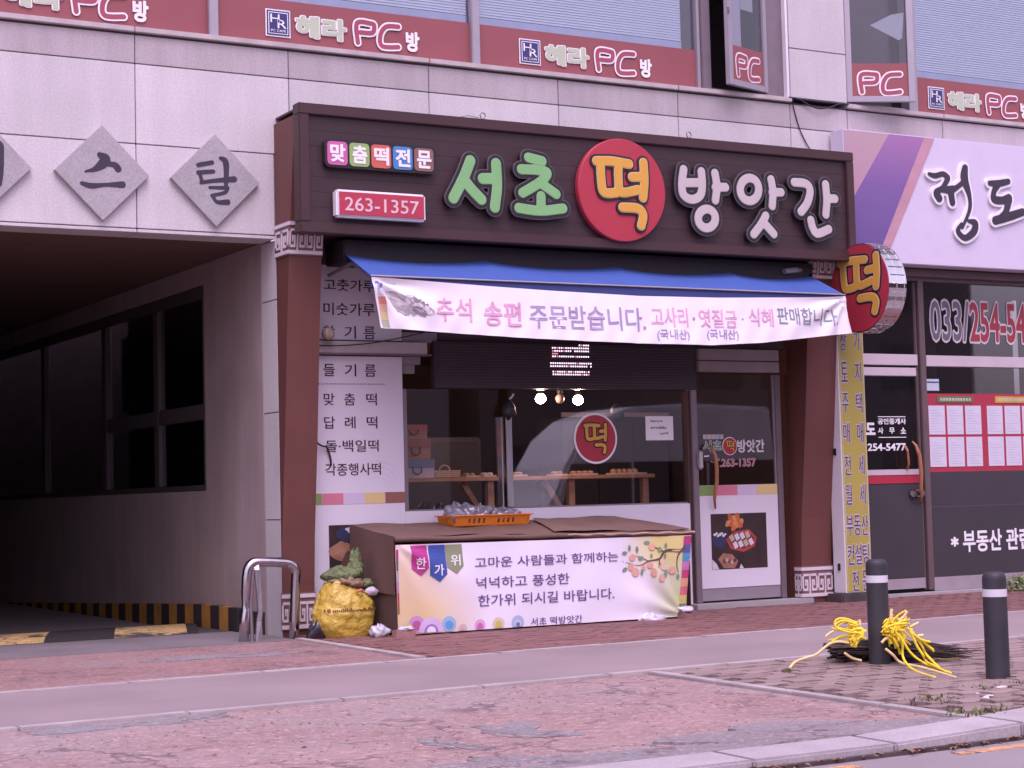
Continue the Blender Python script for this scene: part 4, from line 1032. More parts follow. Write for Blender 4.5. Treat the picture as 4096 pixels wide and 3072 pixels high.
# ---------------------------------------------------------------- inside the shop
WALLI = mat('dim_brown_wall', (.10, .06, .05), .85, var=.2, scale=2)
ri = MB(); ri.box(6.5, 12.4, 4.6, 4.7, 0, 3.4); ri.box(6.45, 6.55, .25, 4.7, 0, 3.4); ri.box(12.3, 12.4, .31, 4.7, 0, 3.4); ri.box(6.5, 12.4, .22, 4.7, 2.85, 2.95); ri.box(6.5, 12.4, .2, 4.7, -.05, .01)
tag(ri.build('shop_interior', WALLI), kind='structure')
TAN = mat('pine_wood', (.66, .38, .23), .6, var=.2, scale=5, stretch=(1, 4, 6))
tb = thing('work_table', 'long pine work table with diagonal braces inside the shop window', 'table', (9.4, 1, 0))
B(7.70, 11.02, .85, 1.40, 1.375, 1.415).build('tabletop', TAN, tb, bevel=.004)
for x in (7.95, 9.03, 10.0, 10.93):
    B(x-.035, x+.035, .90, .97, .01, 1.375).build('leg', TAN, tb); 
    if x < 10.5: MB().hexa([(x-.30, .98, 1.34), (x-.25, .98, 1.375), (x-.25, 1.02, 1.375), (x-.30, 1.02, 1.34), (x-.03, .98, .95), (x+.0, .98, .99), (x+.0, 1.02, .99), (x-.03, 1.02, .95)]).build('brace', TAN, tb)
def giftbox(x0, x1, z0, z1, col, lid, lbl, hd, hc):
    b_ = thing('gift_box', lbl, 'box', (x0, 1, z0), 'gift boxes stacked inside the window')
    zm = z0+(z1-z0)*.55
    B(x0, x1, .90, 1.12, z0, zm).build('box_body', mat('box_%s' % hd, col, .6), b_); B(x0-.004, x1+.004, .895, 1.125, zm, z1).build('box_lid', mat('lid_%s' % hd, lid, .6), b_)
    xm = (x0+x1)/2
    MB().tube([(xm-.05, .888, zm+.01), (xm-.045, .882, z0+.06), (xm, .88, z0+.035), (xm+.045, .882, z0+.06), (xm+.05, .888, zm+.01)], .007, 6).build('cord_handle', mat('cord_%s' % hd, hc, .6), b_)
giftbox(7.985, 8.384, 1.417, 1.604, (.74, .72, .78), (.26, .36, .52), 'white gift box with blue lid at the bottom of the stack', 'white', (.10, .10, .20))
giftbox(8.0, 8.346, 1.606, 1.806, (.60, .34, .24), (.50, .22, .18), 'tan gift box in the middle of the stack', 'tan', (.16, .07, .05))
giftbox(8.0, 8.312, 1.808, 1.952, (.56, .32, .23), (.60, .19, .19), 'small tan gift box with dusky red lid on top of the stack', 'red', (.16, .07, .05))
bs = thing('basket', 'small pale woven basket with a hoop handle on the work table', 'basket', (8.55, 1, 1.42))
m_ = MB()
for j in range(4):
    z = 1.422+j*.018; m_.box(8.404-.002*j, 8.688+.002*j, .92, 1.06, z, z+.015)
m_.build('weave', mat('wicker', (.72, .55, .36), .7, var=.2, scale=40), bs)
MB().tube([(8.546+.06*math.cos(a), .99, 1.488+.055*math.sin(a)) for a in np.linspace(0, math.pi, 9)], .007, 6).build('hoop_handle', MATS['wicker'], bs)
TRW = mat('tray_white', (.74, .68, .64), .5, var=.1); TRO = mat('rice_cake_tan', (.52, .30, .16), .6, var=.3, scale=18)
for i, (x, w, lb) in enumerate(((8.73, .17, 'white foam tray of rice cakes next to the basket'), (8.94, .15, 'white foam tray of rice cakes left of the steel post'), (9.22, .24, 'tray of rice cakes right of the steel post'), (9.78, .16, 'small tray of rice cakes below the round sticker'), (10.02, .30, 'long tray of tan rice cakes'), (10.52, .42, 'big loaf-shaped tray of rice cakes at the table end'))):
    t_ = thing('food_tray', lb, 'tray', (x, 1, 1.415), 'trays of rice cakes on the work table')
    B(x, x+w, .88, 1.05, 1.416, 1.432).build('tray', TRW, t_, bevel=.003)
    m_ = MB()
    for k in range(max(2, int(w/.07))): m_.ball((x+.04+k*.068, .96, 1.443), .036, .05, .020 if i < 5 else .035, 8, 6)
    m_.build('rice_cakes', TRO if i != 1 else TRW, t_, smooth=True)
BULB = mat('lit_bulb', (1, .9, .75), .3, emit=(1, .76, .46, 90)); BULBO = mat('unlit_bulb', (.42, .28, .2), .3)
for i, (x, z, mt, lb) in enumerate(((9.47, 2.20, BULB, 'left lit globe lamp inside the shop'), (9.70, 2.20, BULBO, 'unlit globe lamp between the two lit ones'), (9.92, 2.187, BULB, 'right lit globe lamp inside the shop'))):
    p_ = thing('pendant_lamp', lb, 'lamp', (x, .6, z), 'globe lamps inside the shop')
    MB().ball((x, .6, z), .055 if i != 1 else .045, .052, .05, 16, 10).build('globe', mt, p_, smooth=True)
    MB().tube([(x, .6, z+.05), (x, .6, z+.09)], .03, 10).build('socket', DARKL, p_); MB().tube([(x, .6, z+.09), (x, .6, 2.85)], .005, 5).build('flex', DARKL, p_)
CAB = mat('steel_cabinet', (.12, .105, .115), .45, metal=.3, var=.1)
cb = thing('cabinet', 'grey steel cabinet with a bright top edge inside at the right', 'cabinet', (11.3, 2.4, 0))
B(10.75, 12.2, 2.3, 2.9, .01, 2.10).build('cabinet_body', CAB, cb, bevel=.01); B(10.74, 12.21, 2.28, 2.31, 2.10, 2.15).build('top_edge', WHITE, cb)
for x in (11.22, 11.7): B(x-.004, x+.004, 2.295, 2.305, .1, 2.05).build('door_gap', DARKL, cb)
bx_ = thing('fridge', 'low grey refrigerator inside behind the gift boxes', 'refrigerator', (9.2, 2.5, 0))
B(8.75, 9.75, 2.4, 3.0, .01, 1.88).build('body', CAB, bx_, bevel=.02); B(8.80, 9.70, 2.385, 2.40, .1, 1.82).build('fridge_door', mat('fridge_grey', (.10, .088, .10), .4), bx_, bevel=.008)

# ---------------------------------------------------------------- round projecting sign
rs = thing('round_projecting_sign', 'round red lightbox sign with orange 떡 and chrome rim sticking out from the wall', 'sign', (12.57, -.77, 3.29))
RC = (12.575, -.762, 3.292); RR = .468
MB().lathe(RC, [(RR-.012, 0), (RR-.012, -.006)], 64, 'x').build('sign_face', REDD, rs)
rim_ = MB(); n = 64
prof = [(RR-.012, -.001), (RR, -.004), (RR, .02), (RR-.006, .024), (RR-.006, .10), (RR, .104), (RR, .118), (RR-.006, .122), (RR-.006, .20), (RR, .204), (RR, .228), (RR-.012, .232)]
rim_.lathe(RC, prof, n, 'x').build('chrome_rim', CHROME, rs, smooth=False)
m_ = MB()
for k in range(32):
    a = 2*math.pi*k/32; m_.tube([(RC[0]+h, RC[1]+(RR+.002)*math.cos(a), RC[2]+(RR+.002)*math.sin(a)) for h in (.02, .21)], .004, 4)
m_.build('rim_rib', STEEL, rs)
def onface(dx, Z, d_): return (RC[0]-.010+(d_), RC[1]-dx*1.02, Z)
def face_letter():
    T_ = STROKES['tteok']; ox, oz = 9.68, 4.128
    bk_, rm_, fa_ = strokes_layers('letter', T_, [.028, .008, -.003], .008, .003)
    out = []
    for me, o, mt in ((bk_, -.008, DARKL), (rm_, -.0105, MATS['pale_orange_rim']), (fa_, -.013, ORANGE)):
        for v in me.vertices:
            x, z, d_ = v.co; v.co = (RC[0]+o+d_, RC[1]-(x-ox)*1.06*.99, RC[2]+.015+(z-oz)*.92)
        out.append(obj('letter' if not out else 'letter_layer', me, mt, rs if not out else out[0]))
face_letter()
MB().tube([(12.69, -.30, 3.4), (12.69, .0, 3.4)], .025, 8).build('bracket', ALU_DK, rs); MB().tube([(12.69, -.30, 3.18), (12.69, .0, 3.18)], .025, 8).build('bracket', ALU_DK, rs)

# ---------------------------------------------------------------- tall yellow estate agent sign
ys = thing('vertical_lightbox', 'tall narrow yellow lightbox listing 상가 토지 주택 between the brown pillar and the agency', 'sign', (12.86, -.15, .08))
YX0, YX1, YZ0, YZ1 = 12.682, 13.042, .09, 3.15
B(YX0, YX1, -.245, -.045, YZ0, YZ1).build('case', WHITE, ys, bevel=.006)
YEL = mat('olive_yellow_print', (.39, .315, .07), .45, var=.06, scale=2)
B(YX0+.012, YX1-.012, -.2495, -.2445, YZ0+.012, YZ1-.012).build('yellow_face', YEL, ys)
m_ = MB()
for x in (YX0+.020, YX1-.024): m_.box(x, x+.005, -.251, -.249, YZ0+.02, YZ1-.02)
m_.build('edge_line', mat('pale_yellow_line', (.62, .54, .3), .5), ys)
INK = mat('faded_ink', (.09, .06, .10), .6, var=.3, scale=9); LILO = mat('lilac_outline', (.50, .44, .50), .6)
rowz = [2.68, 2.345, 2.01, 1.69, 1.345, 1.03, .70, .39, .11]
for s_, z in zip(['상가', '토지', '주택', '매매', '전세', '월세', '부동산', '컨설팅', '전문'], rowz):
    if len(s_) == 2:
        off = .0 if s_ != '전문' else .05
        for ch, x in zip(s_, (12.715+off, 12.905)): text(ch, x, x+.085, z, z+.215, -.2525, INK, ys, outline=.05, omat=LILO, bold=0.)
    else:
        for ch, x in zip(s_, (12.712, 12.815, 12.918)): text(ch, x, x+.09, z, z+.215, -.2525, INK, ys, outline=.05, omat=LILO, bold=0.)
for z in (.33, 1.56): B(YX0-.012, YX0+.001, -.165, -.125, z, z+.075).build('hinge', DARKL, ys, bevel=.004)
tag(MB().box(12.58, 12.98, -.30, -.02, -.03, .086).build('stone_block', mat('mossy_stone', (.07, .055, .055), .95, var=.35, scale=9, bump=.5, bscale=25), bevel=.02), 'dark mossy stone block under the tall yellow lightbox', 'stone')

# ---------------------------------------------------------------- agency fascia sign
ns = thing('agency_sign', 'pale lilac fascia sign with purple diagonal stripe and brush lettered 정도', 'sign', (15, -.15, 3.65))
NX0, NX1, NZ0, NZ1 = 12.865, 17.3, 3.655, 5.10
B(NX0, NX1, -.252, -.03, NZ0, NZ1).build('sign_case', mat('lilac_sign', (.62, .55, .68), .45, var=.03), ns, bevel=.008)
def stripe(name, pts, mt, y): MB().prism(pts, y, y+.004).build(name, mt, ns)
def grad(name, stops, axis_from, axis_to):
    m = bpy.data.materials.new(name); m.use_nodes = True; t = m.node_tree; b = t.nodes['Principled BSDF']; b.inputs['Roughness'].default_value = .45
    tc = t.nodes.new('ShaderNodeTexCoord'); sp = t.nodes.new('ShaderNodeSeparateXYZ'); t.links.new(tc.outputs['Object'], sp.inputs[0])
    mr = t.nodes.new('ShaderNodeMapRange'); mr.inputs['From Min'].default_value = axis_from; mr.inputs['From Max'].default_value = axis_to
    t.links.new(sp.outputs['Z'], mr.inputs['Value']); rp = t.nodes.new('ShaderNodeValToRGB'); t.links.new(mr.outputs[0], rp.inputs[0])
    e = rp.color_ramp.elements
    for i, (p_, c_) in enumerate(stops):
        el = e[i] if i < 2 else e.new(p_)
        el.position = p_; el.color = (*c_, 1)
    t.links.new(rp.outputs[0], b.inputs['Base Color']); return m
def sx(z): return 13.28+(z-NZ0)/(NZ1-NZ0)*(14.17-13.28)
zi = 4.30
stripe('rose_field', [(NX0+.01, NZ0+.01), (sx(NZ0)-.2, NZ0+.01), (sx(NZ1)-.35, NZ1-.01), (NX0+.01, NZ1-.01)], grad('printed_rose', [(0, (.24, .14, .34)), (1, (.46, .31, .35)), (.5, (.46, .26, .33))], NZ0, NZ1), -.256)
stripe('purple_stripe', [(NX0+.012, NZ0+.012), (sx(NZ0+.01), NZ0+.012), (sx(NZ1-.012)-.12, NZ1-.012), (sx(NZ1)-.66, NZ1-.012), (NX0+.012, 4.22)], grad('printed_purple', [(0, (.13, .08, .26)), (1, (.36, .17, .36)), (.6, (.20, .11, .31))], NZ0, NZ1), -.259)
stripe('rose_edge', [(sx(NZ0)-.02, NZ0+.012), (sx(NZ0)+.10, NZ0+.012), (sx(NZ1), NZ1-.012), (sx(NZ1)-.15, NZ1-.012)], mat('printed_rose_edge', (.50, .27, .32), .45), -.262)
for k in ('jeong', 'do'):
    fa_, ol_ = strokes_layers('letter', STROKES[k], [0, .03], .009, .03)
    l = obj('letter', place_xz(ol_, -.267), WHITEP, ns); obj('letter_face', place_xz(fa_, -.274), mat('brush_black', (.045, .035, .055), .4, var=.2), l)

# ---------------------------------------------------------------- estate agency shopfront
ag = thing('agency_shopfront', 'estate agency front with dark panels, phone number 033/254-54 and a listings board', 'shopfront', (14.5, .1, 0))
BRZ = mat('brown_aluminium', (.16, .11, .115), .45, metal=.35, var=.08)
PALE = mat('pale_rail', (.60, .50, .54), .45, metal=.2, var=.05)
f = MB(); f.box(14.125, 14.212, .06, .2, .05, 3.53); f.box(14.085, 14.118, .09, .2, .05, 3.51); f.box(12.95, 17.3, .05, .2, 3.52, 3.665); f.box(12.70, 12.95, .05, .3, .0, 3.665); f.build('frame', BRZ, ag, bevel=.006)
B(12.95, 17.3, -.02, .06, 3.56, 3.645).build('lintel_strip', BRZ, ag, bevel=.004)
for x0, x1, za, zb in ((12.95, 14.083, 2.562, 2.685), (12.95, 14.055, 2.442, 2.535), (14.213, 17.3, 2.556, 2.68)): B(x0, x1, .055, .15, za, zb).build('rail', PALE, ag, bevel=.004)
GLD = glass('agency_glass', (.75, .72, .74), 3.0)
B(12.95, 14.085, .112, .118, 2.685, 3.52).build('pane', GLD, ag); B(14.212, 17.3, .112, .118, 2.68, 3.52).build('pane', GLD, ag); B(12.95, 14.085, .112, .118, 1.40, 2.442).build('pane', GLD, ag); B(14.212, 17.3, .112, .118, 2.25, 2.556).build('pane', GLD, ag)
bk2 = MB(); bk2.box(12.5, 17.5, 2.0, 2.05, 0, 3.6); bk2.box(12.45, 12.5, .3, 2, 0, 3.6); bk2.box(12.5, 17.5, .3, 2, -.02, .0); bk2.box(12.5, 17.5, .3, 2.05, 3.6, 3.66); bk2.build('agency_room', mat('agency_dim', (.11, .095, .10), .9, var=.2), ag)
for x in (14.55, 15.3, 16.1): B(x, x+.22, .5, .52, 1.3, 3.5).build('blind_slat', mat('slat_grey', (.17, .16, .175), .8), ag)
# door
dd = MB().box(12.95, 14.083, .075, .13, .195, 1.24).build('door_panel', GREYT, ag, bevel=.003)
B(12.95, 14.083, .07, .13, 1.245, 1.338).build('red_band', mat('agency_red', (.42, .03, .055), .45, var=.05), ag)
B(12.95, 14.045, .065, .13, 1.340, 1.40).build('rail', PALE, ag)
kp = MB(); kp.box(12.95, 14.083, .07, .13, .075, .19); kp.box(14.213, 17.3, .07, .13, .035, .185); kp.build('kick_plate', mat('kick_plate', (.36, .30, .33), .5, metal=.2, var=.08), ag)
lp_ = B(14.213, 17.3, .085, .13, .19, 1.36).build('lower_panel', GREYT, ag)
B(14.213, 17.3, .083, .0855, .968, .973).build('panel_seam', mat('seam_grey', (.12, .10, .12), .5), ag)
B(12.9, 17.4, -.05, .07, -.03, .032).build('base_strip', CONC, ag, bevel=.006)
lk = B(13.885, 14.10, .02, .07, 1.088, 1.175).build('lock_case', STEEL, ag, bevel=.02); MB().tube([(14.0, .02, 1.13), (14.0, -.01, 1.13)], .02, 10).build('keyhole', DARKL, lk)
MB().tube([(13.94, .04, 1.71), (13.955, .0, 1.66), (13.985, -.02, 1.55), (14.0, -.02, 1.35), (13.99, -.02, 1.2), (14.005, .0, 1.09), (14.025, .04, 1.0)], [.010, .018, .024, .024, .022, .016, .008], 8).build('door_handle', WOODH, ag, smooth=True)
MB().tube([(13.86, .07, 1.66), (13.85, .02, 1.60), (13.86, .02, 1.45), (13.87, .06, 1.4)], .014, 6).build('inner_handle', WOODH, ag)
text('도', 13.345, 13.465, 1.795, 1.915, .108, WHITEP, ag, bold=.05)
text('공인중개사', 13.512, 13.918, 1.905, 1.968, .108, WHITEP, ag, bold=.025)
for ch, x in (('사', 13.512), ('무', 13.675), ('소', 13.84)): text(ch, x, x+.072, 1.80, 1.866, .108, WHITEP, ag, bold=.025)
m_ = MB(); m_.box(13.515, 13.916, .107, .109, 1.984, 1.992); m_.box(13.515, 13.916, .107, .109, 1.755, 1.763); m_.build('text_rule', WHITEP, ag)
text('254-5477', 13.355, 13.90, 1.612, 1.69, .108, WHITEP, ag, bold=.025)
SLATE = mat('slate_digits', (.14, .125, .16), .5); CRIM = mat('crimson_digits', (.34, .045, .06), .5)
text('033/', 14.345, 14.925, 2.862, 3.305, .105, SLATE, ag, bold=.012, outline=.04, omat=mat('digit_outline', (.60, .52, .56), .5))
text('254-5477', 14.945, 16.14, 2.862, 3.30, .105, CRIM, ag, bold=.02, outline=.04, omat=MATS['digit_outline'])
text('*', 14.50, 14.60, .52, .62, .081, WHITEP, ag, bold=.03)
text('부동산 관련', 14.68, 15.72, .452, .69, .081, WHITEP, ag, bold=.025)
lb = B(14.213, 17.3, .085, .13, 1.362, 2.25).build('listings_board', mat('agency_red_board', (.40, .035, .06), .45, var=.05), ag)
PAP = mat('listing_paper', (.58, .56, .66), .6, var=.03); LN = mat('grey_lines', (.36, .34, .42), .6)
for g0 in (14.235, 15.125, 16.015):
    for k in range(3):
        for za, zb in ((1.785, 2.112), (1.42, 1.757)):
            x0 = g0+k*.277
            pp_ = B(x0, x0+.242, .080, .0845, za, zb).build('listing_sheet', PAP, lb)
            m_ = MB()
            for q in range(9): m_.box(x0+.03, x0+.21-.04*(q % 3), .0795, .0805, za+.03+q*.03, za+.034+q*.03)
            m_.build('printed_lines', LN, pp_)
for x0, mt in ((14.368, mat('pill_green', (.13, .16, .07), .5)), (15.258, mat('pill_yellow', (.55, .34, .06), .5)), (16.15, MATS['pill_green'])):
    c_ = B(x0, x0+.545, .078, .0845, 2.145, 2.222).build('heading_pill', mt, lb, bevel=.003)
    m_ = MB(); q = x0+.05
    while q < x0+.48: m_.box(q, q+.03, .0765, .0785, 2.168, 2.20); q += .043
    m_.build('heading_marks', mat('pill_marks', (.5, .46, .4), .5), c_)
cd = B(14.19, 14.425, .098, .104, 2.283, 2.415).build('security_card', mat('pale_blue_card', (.46, .52, .60), .5, var=.1, scale=20), ag); B(14.195, 14.42, .0955, .0985, 2.372, 2.386).build('card_stripe', NAVY, cd)

# spot lamp and fittings tucked under the signboard at the right
sp = thing('spot_lamp', 'grey spot lamp under the right end of the brown signboard', 'lamp', (12.1, -.4, 3.5))
MB().tube([(11.84, -.45, 3.478), (12.0, -.43, 3.50), (12.20, -.36, 3.515)], [.03, .035, .02], 8).build('lamp_body', ALU, sp); MB().tube([(12.2, -.36, 3.51), (12.24, -.24, 3.50)], .02, 6).build('lamp_arm', ALU_DK, sp)
B(12.19, 12.28, -.42, -.30, 3.43, 3.465).build('lamp_plate', ALU, sp)
eb = thing('flood_lamp', 'small round floodlight in front of the upper menu board', 'lamp', (6.83, .0, 2.76))
MB().lathe((6.85, .03, 2.757), [(.055, 0), (.062, -.04), (.045, -.07), (.01, -.075)], 16, 'y').build('lamp_head', mat('lamp_glass', (.42, .32, .26), .25, var=.2, scale=30), eb, smooth=True); MB().tube([(6.76, .04, 2.80), (6.68, .05, 2.83)], .012, 6).build('lamp_arm', ALU_DK, eb)

# cables on the facade
CAB_ = mat('black_cable', (.03, .022, .03), .6)
def cable(pts, lbl, r=.009):
    P_ = np.array(pts, float); t = np.linspace(0, len(P_)-1, 24); i = np.minimum(t.astype(int), len(P_)-2); u = (t-i)[:, None]
    p1, p2 = P_[i], P_[i+1]; p0, p3 = P_[np.maximum(i-1, 0)], P_[np.minimum(i+2, len(P_)-1)]
    q = .5*((2*p1)+(-p0+p2)*u+(2*p0-5*p1+4*p2-p3)*u*u+(-p0+3*p1-3*p2+p3)*u**3)
    return tag(MB().tube([tuple(v) for v in q], r, 6).build('cable', CAB_, smooth=True), lbl, 'cable')
cable([(12.317, -.03, 5.443), (12.46, -.03, 5.43), (12.60, -.03, 5.375), (12.738, -.04, 5.35), (12.9, -.03, 5.385), (13.007, -.03, 5.424), (13.142, -.03, 5.435)], 'black cable sagging below the granite pier between the upper windows')
cable([(12.33, -.025, 5.44), (12.6, -.025, 5.432), (12.857, -.025, 5.431), (13.15, -.025, 5.437)], 'straight black cable along the foot of the granite pier')
cable([(12.36, -.04, 5.42), (12.39, -.012, 5.34), (12.464, -.012, 5.111), (12.573, -.02, 4.914), (12.60, -.1, 4.83)], 'thin black cable running down to the brown signboard', .006)
cable([(6.66, .06, 2.655), (6.95, .05, 2.65), (7.3, .05, 2.68), (7.6, .05, 2.735), (7.9, .04, 2.80)], 'thin dark wire drooping across the pale casing left of the display', .006)
cable([(6.685, .10, 2.0), (6.675, .07, 1.93), (6.685, .06, 1.85), (6.74, .07, 1.76), (6.80, .08, 1.72), (6.86, .10, 1.705), (6.90, .11, 1.60), (6.905, .115, 1.54)], 'short dark wire curling over the lower menu board', .009)

# ---------------------------------------------------------------- display table with cardboard cover
CARD = mat('brown_cardboard', (.140, .077, .062), .8, var=.16, scale=2.2, fine=.05, bump=.05, bscale=40)
CARD2 = mat('brown_cardboard_dark', (.105, .056, .048), .8, var=.16, scale=2.2, fine=.05)
CEDGE = mat('cardboard_cut_edge', (.40, .24, .19), .8, var=.2, scale=10)
tbl = thing('display_table', 'long street table wrapped in brown cardboard in front of the shop window', 'table', (8.7, -.4, 0))
TX0, TX1, TY0, TY1 = 7.085, 10.275, -.845, .105
def ttop(x, y):
    f_ = (y-TY0)/(TY1-TY0); zf = .882-.044*(x-TX0)/(TX1-TX0)
    return zf+(.985-zf)*f_*(1 if x < 9.9 else 1-.3*(x-9.9)/.375)
m_ = MB(); wv = lambda x, y: .006*math.sin(5*x+3*y)+.004*math.sin(13*x)
m_.grid(lambda u, v: (TX0+(TX1-TX0)*u, TY0+(TY1-TY0)*v, ttop(TX0+(TX1-TX0)*u, TY0+(TY1-TY0)*v)+wv(TX0+(TX1-TX0)*u, v)), 40, 10)
m_.grid(lambda u, v: (TX0+(TX1-TX0)*u, TY0+(TY1-TY0)*v, ttop(TX0+(TX1-TX0)*u, TY0+(TY1-TY0)*v)+wv(TX0+(TX1-TX0)*u, v)-.02), 40, 10)
m_.build('top_sheet', CARD, tbl, fixn=False)
m_ = MB()      # second sheet lapping over the right half of the top
m_.grid(lambda u, v: (8.72+1.53*u+.25*v*(1-u), TY0-.01+(TY1-TY0-.1)*v, ttop(8.72+1.53*u, TY0+(TY1-TY0-.1)*v)+wv(8.72+1.53*u, v)+.007+.01*(1-u)), 30, 8)
m_.build('top_sheet', mat('brown_cardboard_pale', (.165, .094, .078), .8, var=.15, scale=3), tbl, fixn=False)
m_ = MB()      # rolled front edge
P_ = [(TX0-.01+(TX1-TX0+.03)*k/30, TY0-.012+.006*math.sin(k*1.3), ttop(TX0+(TX1-TX0)*k/30, TY0)-.028+.004*math.sin(k*.9)) for k in range(31)]
m_.tube(P_, [.026+.003*math.sin(k) for k in range(31)], 8); m_.build('front_roll', CARD, tbl, smooth=True)
m_ = MB(); P_ = [(8.85+1.44*k/20, TY0-.035, ttop(8.85+1.44*k/20, TY0)-.022+.005*math.sin(k*1.7)) for k in range(21)]; m_.tube(P_, [.006+.008*abs(math.sin(k*.7)) for k in range(21)], 6); m_.build('torn_edge', CEDGE, tbl)
# left side: an upper sheet hanging over a lower one
def side_pt(u, v, o, zt, zb): 
    y = TY0+(TY1-TY0)*u; z0 = ttop(TX0, y)-.004
    zt_ = z0 if zt is None else zt; zb_ = zb(u) if callable(zb) else zb
    return (TX0-o-.012*math.sin(3.1*u)*v+.01*math.sin(9*u), y, zt_+(zb_-zt_)*v)
m_ = MB(); m_.grid(lambda u, v: side_pt(u, v, .014, None, lambda u: .365+.085*u-.06*math.sin(math.pi*u)*.3), 14, 8); m_.grid(lambda u, v: side_pt(u, v, .009, None, lambda u: .365+.085*u-.06*math.sin(math.pi*u)*.3), 14, 8); m_.build('side_sheet', CARD, tbl, fixn=False)
m_ = MB(); m_.grid(lambda u, v: side_pt(u*.98, v, .0, .6, .03), 10, 6); m_.grid(lambda u, v: side_pt(u*.98, v, -.005, .6, .03), 10, 6); m_.build('side_sheet', CARD2, tbl, fixn=False)
f = MB(); f.box(TX0+.02, TX1-.02, TY0+.06, TY1-.02, .78, .80); f.build('table_board', TAN, tbl)
for x, y in ((TX0+.06, TY0+.1), (TX1-.08, TY0+.1), (TX0+.06, TY1-.08), (TX1-.08, TY1-.08)): B(x-.02, x+.02, y-.02, y+.02, -.03, .79).build('leg', STEEL, tbl)
B(TX0+.04, TX1-.04, TY0+.05, TY0+.06, .03, .79).build('front_sheet', CARD2, tbl)
B(TX1-.02, TX1-.012, TY0+.02, TY1, .05, .84).build('side_sheet', CARD2, tbl)

# banner tied to the front of the table
tbn = thing('table_banner', 'white holiday banner with 한가위 pennants and a persimmon branch tied to the table front', 'banner', (8.6, -.87, 0))
def tz_top(x): return .806-.016*(x-7.07)/3.2
def tb_y(x, z):
    y = -.868-.012*math.sin(math.pi*min(1, max(0, (x-7.07)/3.1)))
    y += .006*math.sin(4*x+2*z)+.004*math.sin(9*x-5*z)
    dx, dz = 10.13-x, z-.02      # folds fan out from the lower right corner
    r = math.hypot(dx, dz)
    if r < 1.3 and dx > -.1: y += .015*math.sin(11*math.atan2(dz, dx+.02)+.8)*max(0, (1-r/1.3))**1.3*min(1, r*7)
    dx, dz = x-7.09, .82-z       # and from the upper left corner
    r = math.hypot(dx, dz)
    if r < .9: y += .016*math.sin(9*math.atan2(dz, dx+.02))*(1-r/.9)*min(1, r*7)
    return y
def tb_pt(u, v, o=0.):
    x = 7.072+(3.185-.10*v)*u+.012*v; zt = tz_top(x); zb = .012+.004*math.sin(3*u)
    z = zt+(zb-zt)*v
    return (x, tb_y(x, z)+o, z)
m_ = MB(); m_.grid(lambda u, v: tb_pt(u, v), 120, 36); m_.grid(lambda u, v: tb_pt(u, v, .003), 120, 36)
def tb_mat():
    m = bpy.data.materials.new('holiday_banner_print'); m.use_nodes = True; t = m.node_tree; b = t.nodes['Principled BSDF']; b.inputs['Roughness'].default_value = .55; L = t.links.new
    tc = t.nodes.new('ShaderNodeTexCoord')
    def spot(cx, cz, r, power, col, cur):
        mp = t.nodes.new('ShaderNodeMapping'); mp.inputs['Location'].default_value = (-cx/r[0], 0, -cz/r[1]); mp.inputs['Scale'].default_value = (1/r[0], 0, 1/r[1])
        g = t.nodes.new('ShaderNodeTexGradient'); g.gradient_type = 'SPHERICAL'; L(tc.outputs['Object'], mp.inputs[0]); L(mp.outputs[0], g.inputs[0])
        mm = t.nodes.new('ShaderNodeMath'); mm.operation = 'MULTIPLY'; mm.inputs[1].default_value = power; mm.use_clamp = True; L(g.outputs['Fac'], mm.inputs[0])
        x = t.nodes.new('ShaderNodeMix'); x.data_type = 'RGBA'; L(mm.outputs[0], x.inputs[0]); L(cur, x.inputs[6]); x.inputs[7].default_value = (*col, 1); return x.outputs[2]
    c = t.nodes.new('ShaderNodeRGB'); c.outputs[0].default_value = (.76, .71, .80, 1); cur = c.outputs[0]
    bx, bz = 0., 0.
    cur = spot(7.12-bx, .12, (.85, .62), 1.5, (.66, .50, .26), cur)
    cur = spot(7.08-bx, .55, (.45, .6), 1.0, (.70, .52, .34), cur)
    cur = spot(10.05-bx, .70, (.62, .40), 1.6, (.66, .56, .22), cur)
    cur = spot(10.12-bx, .2, (.45, .50), 1.2, (.50, .52, .28), cur)
    L(cur, b.inputs['Base Color']); return m
tcl = m_.build('banner_cloth', tb_mat(), tbn, smooth=True, fixn=False)
ft_ = lambda X, Z: tb_y(X, Z)-.005
VIO = mat('violet_print', (.14, .07, .24), .6, var=.1)
for s_, a, b_, c_, d_ in (('고마운 사람들과 함께하는', 7.862, 9.405, .572, .665), ('넉넉하고 풍성한', 7.872, 8.85, .385, .485), ('한가위 되시길 바랍니다.', 7.888, 9.345, .222, .325), ('서초 떡방앗간', 8.43, 8.975, .022, .092)):
    text(s_, a, b_, c_, d_, 0, VIO, tcl, fn=ft_, depth=.001, bold=.006)
